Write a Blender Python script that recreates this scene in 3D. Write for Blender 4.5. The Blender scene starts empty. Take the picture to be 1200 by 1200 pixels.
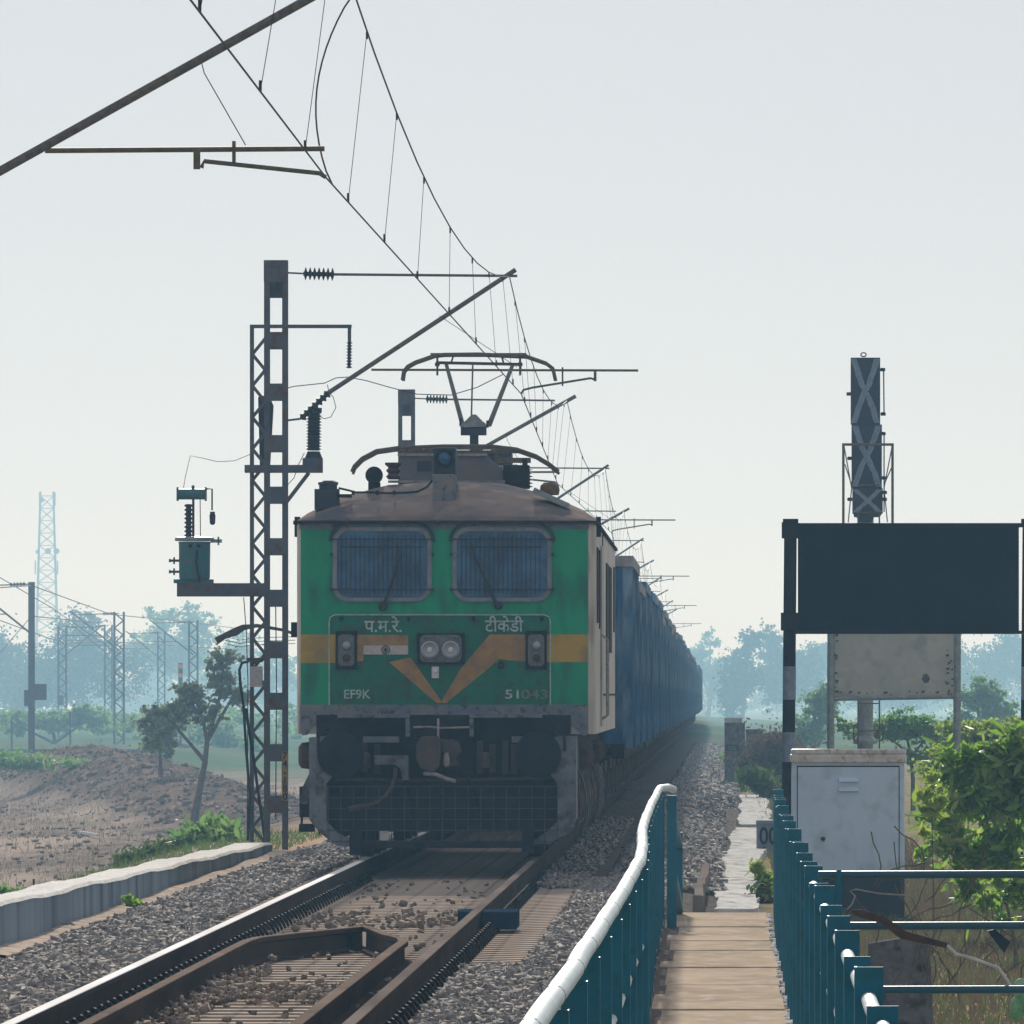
import bpy, math, random
import numpy as np
from mathutils import Vector, Matrix
R = math.radians
rnd = random.Random(7)
rng = np.random.default_rng(11)
scene = bpy.context.scene
COL = scene.collection

# ------------------------------------------------------------------ camera
CZ, F, VX, VY = 1.63, 12000.0, 844.0, 814.0      # eye height over rail top, focal length and vanishing point (1200 px frame)
cam_d = bpy.data.cameras.new("camera"); cam = bpy.data.objects.new("camera", cam_d); COL.objects.link(cam)
cam.location = (0, 0, CZ); cam.rotation_euler = (R(90), 0, 0)
cam_d.sensor_width = 36; cam_d.lens = 36*F/1200
cam_d.shift_x = (600-VX)/1200; cam_d.shift_y = (VY-600)/1200
cam_d.clip_start = 1; cam_d.clip_end = 30000
scene.camera = cam

# ------------------------------------------------------------------ sky, sun, exposure
SUN_EL, SUN_AZ = R(23), R(-3.6)                    # sun behind the train, a little to the left
w = bpy.data.worlds.new("World"); scene.world = w; w.use_nodes = True
nt = w.node_tree; nt.nodes.clear()
sky = nt.nodes.new("ShaderNodeTexSky"); sky.sky_type = 'NISHITA'; sky.sun_disc = False
sky.sun_elevation = SUN_EL; sky.sun_rotation = SUN_AZ; sky.air_density = 1.0; sky.dust_density = 0.6; sky.ozone_density = 1.0
hs = nt.nodes.new("ShaderNodeHueSaturation"); hs.inputs['Saturation'].default_value = 0.35
mx = nt.nodes.new("ShaderNodeMixRGB"); mx.blend_type = 'MULTIPLY'; mx.inputs[0].default_value = 1; mx.inputs[2].default_value = (0.72, 0.88, 1.0, 1)
bg = nt.nodes.new("ShaderNodeBackground"); bg.inputs[1].default_value = 0.050
out = nt.nodes.new("ShaderNodeOutputWorld")
nt.links.new(sky.outputs[0], hs.inputs['Color']); nt.links.new(hs.outputs[0], mx.inputs[1])
hzc = nt.nodes.new("ShaderNodeMixRGB"); hzc.inputs[0].default_value = 0.78; hzc.inputs[2].default_value = (8.7, 8.5, 9.2, 1)   # thin even cloud and dust over the clear sky
nt.links.new(mx.outputs[0], hzc.inputs[1]); nt.links.new(hzc.outputs[0], bg.inputs[0]); nt.links.new(bg.outputs[0], out.inputs[0])
sun_d = bpy.data.lights.new("sun", 'SUN'); sun = bpy.data.objects.new("sun", sun_d); COL.objects.link(sun)
sun_d.energy = 5.0; sun_d.angle = R(2.0); sun_d.color = (1.0, 0.95, 0.87)
sv = Vector((math.sin(SUN_AZ)*math.cos(SUN_EL), math.cos(SUN_AZ)*math.cos(SUN_EL), math.sin(SUN_EL)))
sun.rotation_euler = sv.to_track_quat('Z', 'Y').to_euler()
scene.view_settings.view_transform = 'Standard'; scene.view_settings.look = 'None'
scene.view_settings.exposure = 0.38; scene.view_settings.gamma = 1.0
scene.render.engine = 'CYCLES'
scene.cycles.max_bounces = 8; scene.cycles.volume_bounces = 2; scene.cycles.transparent_max_bounces = 12

# ------------------------------------------------------------------ materials
def nm(name): return bpy.data.materials.new(name)
def mat(name, c1, c2=None, scale=3.0, rough=0.7, metal=0.0, bump=0.0, bscale=None, lo=0.4, hi=0.65, c3=None, s3=None, spec=0.25, stretch=(1,1,1), trans=0.0):
    m = nm(name); m.use_nodes = True; t = m.node_tree; b = t.nodes["Principled BSDF"]
    b.inputs['Roughness'].default_value = rough; b.inputs['Metallic'].default_value = metal
    b.inputs['Specular IOR Level'].default_value = spec
    b.inputs['Base Color'].default_value = (*c1, 1)
    tc = t.nodes.new("ShaderNodeTexCoord"); mp = t.nodes.new("ShaderNodeMapping"); mp.inputs['Scale'].default_value = stretch
    t.links.new(tc.outputs['Object'], mp.inputs[0])
    col = None
    if c2:
        n = t.nodes.new("ShaderNodeTexNoise"); n.inputs['Scale'].default_value = scale; n.inputs['Detail'].default_value = 7; n.inputs['Roughness'].default_value = .65
        t.links.new(mp.outputs[0], n.inputs[0])
        r = t.nodes.new("ShaderNodeMapRange"); r.inputs['From Min'].default_value = lo; r.inputs['From Max'].default_value = hi
        t.links.new(n.outputs[0], r.inputs[0])
        x = t.nodes.new("ShaderNodeMixRGB"); x.inputs[1].default_value = (*c1, 1); x.inputs[2].default_value = (*c2, 1)
        t.links.new(r.outputs[0], x.inputs[0]); col = x.outputs[0]
        if c3:
            n3 = t.nodes.new("ShaderNodeTexNoise"); n3.inputs['Scale'].default_value = s3 or scale*4; n3.inputs['Detail'].default_value = 5
            t.links.new(mp.outputs[0], n3.inputs[0])
            r3 = t.nodes.new("ShaderNodeMapRange"); r3.inputs['From Min'].default_value = .52; r3.inputs['From Max'].default_value = .68
            t.links.new(n3.outputs[0], r3.inputs[0])
            x3 = t.nodes.new("ShaderNodeMixRGB"); x3.inputs[2].default_value = (*c3, 1)
            t.links.new(r3.outputs[0], x3.inputs[0]); t.links.new(col, x3.inputs[1]); col = x3.outputs[0]
        t.links.new(col, b.inputs['Base Color'])
    if bump:
        n2 = t.nodes.new("ShaderNodeTexNoise"); n2.inputs['Scale'].default_value = bscale or scale*6; n2.inputs['Detail'].default_value = 6
        t.links.new(mp.outputs[0], n2.inputs[0])
        bm = t.nodes.new("ShaderNodeBump"); bm.inputs['Strength'].default_value = 1; bm.inputs['Distance'].default_value = bump
        t.links.new(n2.outputs[0], bm.inputs['Height']); t.links.new(bm.outputs[0], b.inputs['Normal'])
    if trans:
        tr = t.nodes.new("ShaderNodeBsdfTranslucent"); ms = t.nodes.new("ShaderNodeMixShader"); ms.inputs[0].default_value = trans
        if col: t.links.new(col, tr.inputs[0])
        else: tr.inputs[0].default_value = (*c1, 1)
        o = t.nodes["Material Output"]
        t.links.new(b.outputs[0], ms.inputs[1]); t.links.new(tr.outputs[0], ms.inputs[2]); t.links.new(ms.outputs[0], o.inputs[0])
    return m

M = {}
M['green'] = mat('green_paint', (0.0, 0.27, 0.13), (0.002, 0.14, 0.08), 1.4, .45, bump=.002, bscale=3, c3=(.012, .11, .08), s3=4, stretch=(1, 1, .35), lo=.45, hi=.75, spec=.2)
M['hatchgreen'] = mat('sooty_green_paint', (0.004, 0.15, 0.085), (0.02, 0.09, 0.065), 2.5, .55, bump=.002, c3=(.04, .07, .06), s3=9, spec=.15)
M['mustard'] = mat('mustard_paint', (.38, .25, .035), (.22, .16, .05), 3, .5, lo=.42, hi=.62)
M['rust_orange'] = mat('faded_orange_paint', (.33, .19, .06), (.17, .12, .07), 6, .55)
M['cream'] = mat('cream_paint', (.50, .47, .42), (.33, .30, .27), 1.5, .5, c3=(.25, .22, .19), s3=6, stretch=(1, 1, .3))
M['frontgrey'] = mat('grey_valance_paint', (.10, .13, .18), (.19, .18, .17), 5, .6, c3=(.05, .05, .06), s3=14)
M['skirt'] = mat('pale_skirt_paint', (.15, .17, .19), (.07, .075, .085), 3, .6, c3=(.05, .045, .045), s3=9)
M['roofgrey'] = mat('sooty_roof_paint', (.20, .165, .15), (.085, .09, .11), 1.2, .9, c3=(.24, .19, .16), s3=4, bump=.004, bscale=6, spec=0.0)
M['hump'] = mat('grey_roof_hatch', (.11, .12, .15), (.18, .15, .14), 4, .7)
M['black'] = mat('black_underframe', (.010, .014, .022), (.030, .028, .030), 6, .85, bump=.003, spec=.1)
M['blackpaint'] = mat('black_painted_steel', (.010, .013, .020), (.018, .020, .026), 4, .85, bump=.001, spec=.1)
M['darkblue'] = mat('dark_painted_steel', (.02, .035, .06), (.035, .04, .055), 4, .55)
M['glass'] = mat('cab_glass', (.008, .05, .12), (.035, .14, .27), 3, .2, spec=.4)
M['rubber'] = mat('weathered_rubber', (.20, .22, .25), (.12, .13, .145), 6, .7)
M['meshwire'] = mat('dusty_mesh_wire', (.085, .09, .10), (.05, .05, .06), 9, .8, spec=.1)
M['bar'] = mat('grille_bars', (.02, .03, .045), None, rough=.5)
M['lettering'] = mat('pale_lettering', (.40, .48, .48), (.20, .30, .28), 30, .6)
M['lettering_faint'] = mat('faint_lettering', (.16, .20, .15), (.09, .13, .10), 25, .6)
M['white'] = mat('white_enamel', (.62, .63, .64), (.45, .45, .44), 10, .45)
M['whitedirty'] = mat('dirty_white', (.45, .42, .40), (.30, .30, .30), 30, .55)
M['chrome'] = mat('lamp_reflector', (.28, .30, .33), None, rough=.35, metal=.6)
M['lensred'] = mat('dark_lens', (.05, .02, .02), None, rough=.15)
M['lampgrey'] = mat('lamp_plate', (.13, .14, .15), (.08, .085, .09), 25, .5)
M['amber'] = mat('amber_cap', (.14, .07, .02), (.06, .04, .02), 25, .5)
M['rustbrown'] = mat('rusty_iron', (.09, .05, .035), (.04, .03, .03), 9, .8, bump=.004)
M['bogie'] = mat('dusty_bogie_steel', (.055, .045, .045), (.10, .075, .06), 5, .8, bump=.004)
M['edge'] = mat('worn_pale_steel', (.30, .29, .28), (.16, .15, .15), 12, .5)
M['wagon'] = mat('wagon_blue', (.012, .13, .31), (.015, .05, .11), 1.4, .6, c3=(.18, .29, .42), s3=3, stretch=(1, .16, .2), bump=.01, bscale=2)
M['wagon2'] = mat('wagon_blue_faded', (.02, .16, .36), (.015, .07, .15), 1.6, .6, c3=(.04, .05, .07), s3=3, stretch=(1, .18, .25))
M['wagon_rib'] = mat('wagon_rib_highlight', (.05, .20, .38), (.012, .05, .11), 2.2, .6, c3=(.22, .32, .42), s3=3, stretch=(1, .3, .3))  # lighter blue paints the highlights onto the side ribs
M['rim'] = mat('coal_dusted_pale_rim', (.35, .35, .36), (.12, .13, .15), 2, .7, c3=(.04, .06, .1), s3=3)
M['mast'] = mat('mast_grey_paint', (.07, .085, .11), (.11, .10, .105), 3, .65, c3=(.10, .055, .04), s3=8, spec=0.0)
M['galv'] = mat('galvanised_steel', (.25, .29, .30), (.17, .20, .20), 12, .5, metal=.3)
M['tube'] = mat('weathered_tube', (.14, .12, .095), (.08, .07, .06), 20, .7, spec=.1)
M['olive'] = mat('olive_tube', (.13, .115, .055), (.08, .07, .045), 20, .7, spec=.1)
M['wire'] = mat('copper_wire_dark', (.03, .028, .028), None, rough=.6)
M['porcelain'] = mat('brown_porcelain', (.02, .018, .022), None, rough=.6, spec=.1)
M['transformer'] = mat('teal_transformer_paint', (.02, .15, .16), (.04, .11, .12), 5, .5, c3=(.09, .11, .11), s3=14)
M['yellow'] = mat('yellow_plate', (.30, .20, .03), (.16, .11, .03), 12, .7)
M['ink'] = mat('black_ink', (.01, .01, .01), None, rough=.8)
M['teal'] = mat('teal_railing_paint', (.001, .125, .195), (.003, .10, .155), 4, .5, c3=(.004, .10, .125), s3=20, bump=.001)
M['tealpipe'] = mat('teal_pipe_paint', (.012, .085, .14), (.03, .085, .11), 8, .35)
M['whitepipe'] = mat('white_pipe_paint', (.46, .56, .58), (.36, .45, .47), 9, .45, c3=(.33, .36, .35), s3=40, bump=.002)
M['concrete'] = mat('deck_concrete', (.43, .35, .26), (.30, .245, .185), 1.7, .9, c3=(.44, .38, .33), s3=6, bump=.008, bscale=14, stretch=(1, .35, 1), spec=0.0)
M['sleeper'] = mat('dusty_sleeper', (.50, .415, .34), (.36, .30, .25), 4, .9, bump=.006, bscale=25, c3=(.13, .11, .10), s3=9, spec=0.0)
M['wallside'] = mat('stained_parapet', (.27, .33, .39), (.19, .24, .29), 1.2, .85, c3=(.11, .14, .17), s3=1.3, stretch=(2, .9, .12), bump=.004, spec=0.0)
M['walltop'] = mat('sunlit_white_top', (.72, .72, .69), (.56, .55, .52), 5, .9, c3=(.42, .41, .38), s3=18, bump=.004, spec=0.0)  # top coloured paler than the face to carry the sun on it
M['coping'] = mat('limewashed_coping', (.56, .56, .54), (.42, .42, .41), 4, .9, c3=(.26, .26, .25), s3=7, bump=.012, bscale=6, stretch=(1, .25, 1), spec=0.0)
M['oldwall'] = mat('weathered_masonry', (.22, .185, .165), (.14, .125, .115), 1.3, .95, bump=.03, bscale=3, stretch=(1, 1, .5), spec=0.0)
M['ballast'] = mat('ballast_stone', (.28, .265, .25), (.125, .12, .12), 9, .9, c3=(.42, .38, .33), s3=23, lo=.38, hi=.6, spec=0.0)
M['pebble'] = mat('dusty_stones', (.28, .23, .185), (.15, .13, .115), 9, .9, c3=(.30, .27, .24), s3=14, lo=.4, hi=.6, spec=0.0)
M['clod'] = mat('earth_clods', (.22, .18, .145), (.13, .105, .09), .6, 1, spec=0.0)
M['raildark'] = mat('rusty_rail_side', (.055, .045, .04), (.085, .065, .055), 2, .75, stretch=(1, .2, 1), spec=0.0)
M['railhead'] = mat('glint_white_rail_head', (.85, .85, .85), (.70, .69, .67), 3, .9, stretch=(1, .08, 1), spec=0.0)  # near-white matte colour stands in for the sun glint on the left rail
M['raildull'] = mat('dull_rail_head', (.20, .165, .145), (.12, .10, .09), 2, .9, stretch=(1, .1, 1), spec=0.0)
M['railbrown'] = mat('brown_guard_rail_top', (.20, .155, .125), (.13, .105, .09), 3, .8, stretch=(1, .3, 1), spec=0.0)
M['clip'] = mat('spring_clip_steel', (.02, .018, .018), None, rough=.9, spec=.05)
M['board'] = mat('navy_board_back', (.006, .016, .032), (.009, .020, .036), 2, .9, c3=(.012, .018, .028), s3=25, spec=.08)
M['post_white'] = mat('white_band_paint', (.20, .26, .33), (.14, .18, .24), 12, .7)
M['faded'] = mat('faded_board_sheet', (.40, .39, .35), (.31, .33, .31), 1.4, .7, c3=(.25, .29, .28), s3=4)
M['flake'] = mat('peeling_paint', (.10, .105, .10), (.05, .05, .05), 15, .9)
M['cabinet'] = mat('cabinet_grey_paint', (.52, .65, .79), (.48, .60, .73), 1.5, .6, c3=(.40, .48, .57), s3=5, spec=.1)
M['cabtop'] = mat('cabinet_lid_paint', (.62, .60, .56), (.45, .42, .38), 6, .6, c3=(.3, .24, .2), s3=14)
M['plinth'] = mat('dark_plinth', (.015, .028, .045), (.03, .035, .045), 3, .8)
M['stone_grey'] = mat('grey_slab', (.16, .165, .18), (.09, .09, .10), 6, .95, bump=.01, c3=(.05, .045, .04), s3=10, spec=0.0)
M['debris'] = mat('white_litter', (.6, .6, .6), (.4, .4, .4), 10, .8, spec=0.0)
M['bark'] = mat('bark', (.14, .12, .10), (.08, .07, .06), 8, .95, spec=0.0)
M['leaf'] = mat('bush_leaf', (.20, .36, .03), (.12, .26, .02), 2.2, .45, c3=(.38, .46, .14), s3=3, trans=.6, spec=1.0)
M['leaf_y'] = mat('yellow_green_leaf', (.32, .42, .06), (.20, .32, .05), 1.5, .6, trans=.5)
M['leaf_m'] = mat('mid_green_leaf', (.12, .26, .07), (.19, .30, .09), .7, .6, trans=.5)
M['leaf_d'] = mat('dark_tree_leaf', (.03, .065, .035), (.05, .085, .03), .3, .7, trans=.25)
M['leaf_o'] = mat('olive_tree_leaf', (.14, .20, .10), (.20, .20, .12), .5, .7, trans=.25)
M['drybrush'] = mat('dry_brush', (.16, .11, .085), (.10, .09, .05), 2, .9, trans=.2, spec=0.0)
M['grass'] = mat('grass_blade', (.07, .15, .035), (.14, .15, .06), 1.2, .7, trans=.3, spec=0.0)
M['cactus'] = mat('pale_green_pad', (.10, .30, .13), (.3, .4, .3), 12, .5)
M['orange_lamp'] = mat('orange_signal', (.7, .25, .12), None, rough=.4)
M['tower'] = mat('tower_steel', (.10, .12, .15), None, rough=.7)
M['navybox'] = mat('navy_box', (.012, .03, .06), (.02, .04, .07), 3, .6, spec=0.0)

# ------------------------------------------------------------------ mesh builder
class MB:
    def __init__(s): s.v = []; s.f = []; s.sm = []
    def add(s, vs, fs, smooth=False):
        o = len(s.v); s.v += [tuple(p) for p in vs]; s.f += [tuple(i+o for i in f) for f in fs]; s.sm += [smooth]*len(fs); return s
    def box(s, x0, x1, y0, y1, z0, z1):
        v = [(x0,y0,z0),(x1,y0,z0),(x1,y1,z0),(x0,y1,z0),(x0,y0,z1),(x1,y0,z1),(x1,y1,z1),(x0,y1,z1)]
        return s.add(v, [(0,3,2,1),(4,5,6,7),(0,1,5,4),(1,2,6,5),(2,3,7,6),(3,0,4,7)])
    def bar(s, a, b, w_, h_=None, up=(0,0,1)):
        a, b = Vector(a), Vector(b); h_ = h_ or w_; d = (b-a).normalized(); u = Vector(up)
        if abs(d.dot(u)) > .98: u = Vector((0,1,0))
        sx = d.cross(u).normalized()*w_/2; sz = sx.normalized().cross(d)*h_/2
        v = [p+i*sx+j*sz for p in (a, b) for i, j in ((-1,-1),(1,-1),(1,1),(-1,1))]
        return s.add(v, [(0,1,2,3),(7,6,5,4),(0,4,5,1),(1,5,6,2),(2,6,7,3),(3,7,4,0)])
    def tube(s, pts, r, n=8, caps=True):
        pts = [Vector(p) for p in pts]; rs = r if isinstance(r, (list, tuple)) else [r]*len(pts)
        vs = []; N = len(pts); prev = None
        for i, p in enumerate(pts):
            d = (pts[min(i+1, N-1)]-pts[max(i-1, 0)]).normalized()
            if prev is None:
                u = Vector((0,0,1)) if abs(d.z) < .9 else Vector((1,0,0)); a = d.cross(u).normalized()
            else:
                a = (prev - d*prev.dot(d)).normalized()
            prev = a; b = d.cross(a)
            for k in range(n):
                t = 2*math.pi*k/n; vs.append(p+rs[i]*(math.cos(t)*a+math.sin(t)*b))
        fs = [(i*n+k, i*n+(k+1)%n, (i+1)*n+(k+1)%n, (i+1)*n+k) for i in range(N-1) for k in range(n)]
        s.add(vs, fs, n > 4)
        if caps: s.add(vs[:n], [tuple(range(n))[::-1]]); s.add(vs[-n:], [tuple(range(n))])
        return s
    def lathe(s, c, prof, axis='z', n=20):
        # prof: list of (r, h) along the axis
        c = Vector(c); vs = []
        for r_, h in prof:
            for k in range(n):
                t = 2*math.pi*k/n; a, b = r_*math.cos(t), r_*math.sin(t)
                vs.append(c+Vector({'z': (a,b,h), 'y': (a,h,b), 'x': (h,a,b)}[axis]))
        P = len(prof)
        fs = [(i*n+k, i*n+(k+1)%n, (i+1)*n+(k+1)%n, (i+1)*n+k) for i in range(P-1) for k in range(n)]
        s.add(vs, fs, True); s.add(vs[:n], [tuple(range(n))[::-1]]); s.add(vs[-n:], [tuple(range(n))]); return s
    def prism(s, poly, y0, y1):       # polygon in x,z extruded along y
        n = len(poly); v = [(x, y0, z) for x, z in poly]+[(x, y1, z) for x, z in poly]
        return s.add(v, [tuple(range(n))[::-1], tuple(range(n, 2*n))]+[(i, (i+1)%n, n+(i+1)%n, n+i) for i in range(n)])
    def ball(s, c, r, n=14, sc=(1,1,1)):
        pr = [(r*math.sin(math.pi*i/8)+1e-4, -r*math.cos(math.pi*i/8)) for i in range(9)]
        o = len(s.v); s.lathe((0,0,0), pr, 'z', n)
        for i in range(o, len(s.v)):
            x, y, z = s.v[i]; s.v[i] = (c[0]+x*sc[0], c[1]+y*sc[1], c[2]+z*sc[2])
        return s
    def build(s, name, m, parent=None, bevel=0):
        me = bpy.data.meshes.new(name)
        o = bpy.data.objects.new(name, me); COL.objects.link(o)
        off = Vector((0,0,0))
        if parent is not None:
            o.parent = parent; p = parent
            while p is not None: off += p.location; p = p.parent
        elif s.v:
            a = np.array(s.v); off = Vector((float(a[:,0].mean()), float(a[:,1].mean()), float(a[:,2].min()))); o.location = off
        me.from_pydata([(v[0]-off.x, v[1]-off.y, v[2]-off.z) for v in s.v], [], s.f)
        me.polygons.foreach_set("use_smooth", s.sm); me.materials.append(m if not isinstance(m, str) else M[m]); me.update()
        import bmesh
        if len(s.v) < 60000:
            b = bmesh.new(); b.from_mesh(me); bmesh.ops.recalc_face_normals(b, faces=b.faces)
            for e in b.edges:
                if len(e.link_faces) == 2 and e.calc_face_angle(0) > .6: e.smooth = False
            b.to_mesh(me); b.free()
        if bevel:
            bv = o.modifiers.new("bevel", 'BEVEL'); bv.width = bevel; bv.segments = 2; bv.limit_method = 'ANGLE'
        return o
def npmesh(name, V, Fc, m, parent=None, loc=(0,0,0)):
    """big mesh from numpy arrays; Fc (n,k)"""
    V = np.asarray(V, dtype=np.float32)-np.array(loc, dtype=np.float32); Fc = np.asarray(Fc, dtype=np.int32); k = Fc.shape[1]
    me = bpy.data.meshes.new(name); me.vertices.add(len(V)); me.vertices.foreach_set("co", V.ravel())
    me.loops.add(Fc.size); me.loops.foreach_set("vertex_index", Fc.ravel())
    me.polygons.add(len(Fc)); me.polygons.foreach_set("loop_start", np.arange(0, Fc.size, k, dtype=np.int32))
    me.materials.append(M[m] if isinstance(m, str) else m); me.update(calc_edges=True); me.validate()
    o = bpy.data.objects.new(name, me); COL.objects.link(o)
    if parent is not None: o.parent = parent
    else: o.location = loc
    return o
def tag(o, label=None, cat=None, group=None, kind=None):
    if label: o['label'] = label
    if cat: o['category'] = cat
    if group: o['group'] = group
    if kind: o['kind'] = kind
    return o
def thing(name, loc, label, cat, group=None):
    o = bpy.data.objects.new(name, None); COL.objects.link(o); o.location = loc; o.empty_display_size = .2
    return tag(o, label, cat, group)
def copy_tree(o, kids, parent=None):
    c = o.copy(); COL.objects.link(c); c.parent = parent
    for ch in kids.get(o.name, []): copy_tree(ch, kids, c)
    return c
def kidmap(o):
    d = {}
    def rec(p):
        cs = [x for x in bpy.data.objects if x.parent == p]
        if cs:
            d[p.name] = cs
            for c in cs: rec(c)
    rec(o); return d
def text_mesh(name, s, size, m, parent, cx, y, z0, width=None, mid=False):
    """upright lettering facing the camera side (-y), left-bottom at cx,z0"""
    cu = bpy.data.curves.new(name, 'FONT'); cu.body = s; cu.size = size; cu.extrude = .002
    cu.align_x = 'CENTER'; cu.offset = size*.012
    t = bpy.data.objects.new(name, cu); COL.objects.link(t)
    dg = bpy.context.evaluated_depsgraph_get(); dg.update()
    me = bpy.data.meshes.new_from_object(t.evaluated_get(dg)); bpy.data.objects.remove(t)
    V = np.array([v.co[:] for v in me.vertices]) if len(me.vertices) else np.zeros((1,3))
    wd = V[:,0].max()-V[:,0].min(); k = (width/wd) if width and wd > 0 else 1
    off = Vector((0,0,0)); p = parent
    while p is not None: off += p.location; p = p.parent
    for v in me.vertices:
        x, yy, zz = v.co; v.co = (cx+(x-(V[:,0].max()+V[:,0].min())/2)*k-off.x, y-zz-off.y, z0+yy-off.z)
    me.materials.clear(); me.materials.append(M[m]); o = bpy.data.objects.new(name, me); COL.objects.link(o); o.parent = parent
    return o

# ------------------------------------------------------------------ ground
TC = -2.687                                         # track centre line
def curve_x(y): return TC-1.5e-5*max(0, y-560)**2*1.0
def drop(y): return -.0005*max(0, y-100)
def sstep(a, b, x): t = np.clip((x-a)/(b-a), 0, 1); return t*t*(3-2*t)
_ph = rng.uniform(0, 6.28, (24, 3)); _fr = rng.normal(0, 1, (24, 2))
def wob(x, y, s):
    r_ = 0
    for k in range(12):
        r_ = r_+np.sin((_fr[k,0]*x+_fr[k,1]*y)/s*2+_ph[k,0])
    return r_/12
def heap_prof(x, y):
    t = np.clip(((x+11.4)*(-16.5)+(y-247)*149)/(16.5**2+149**2), -.4, 3); side = ((x+11.4)*149+(y-247)*16.5)/math.hypot(16.5, 149)
    return sstep(-.3, 0.1, t)*sstep(-.4, 1.6, side+.5*wob(x, y*.3, 2.2))*(1-sstep(4, 10, side))
def hz(x, y):
    x = np.asarray(x, dtype=float); y = np.asarray(y, dtype=float)
    dr = -.0005*np.maximum(0, y-100); tcx = TC-1.5e-5*np.maximum(0, y-560)**2; xr = x-tcx
    z = np.full_like(x, -.215)+dr
    z = z-.15*sstep(1.35, 3.1, xr)-.10*sstep(-1.4, -2.6, xr)-.08*sstep(-2.2, -2.9, xr)
    # right of the line
    z = z-.35*sstep(3.3, 4.2, xr)-.25*sstep(5, 9, xr)-1.4*sstep(12, 40, xr)
    # left: embankment to the low field
    z = z-.10*sstep(-2.9, -3.3, xr)-1.55*sstep(-4.6, -8.0, xr)
    field = sstep(-8.5, -14, xr)
    z = z+field*.12*wob(x, y, 9)
    # spoil heaps: toe line from (-15,330) to (-37,527)
    t = np.clip(((x+11.4)*(-16.5)+(y-247)*149)/(16.5**2+149**2), -.4, 3); dd = ((x+11.4)*149+(y-247)*16.5)/math.hypot(16.5, 149)  # signed: negative = left of the toe
    side = dd
    hgt = (.35+1.35*sstep(.1, .9, t))*sstep(-.45, 0.1, t)*(1-.75*sstep(1.0, 1.5, t))
    prof = sstep(-1.2, 3.2, side+.6*wob(x, y*.3, 2.2))*(1-sstep(3.2, 9, side))
    z = z+hgt*prof*(1+.25*wob(x*1.0, y*.25, 1.5))+.16*prof*wob(x, y*.3, .5)
    # second line's bank far left
    z = z+.6*sstep(-26, -31, x)*sstep(470, 520, y)*(1-sstep(-80, -95, x))
    return z
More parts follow.
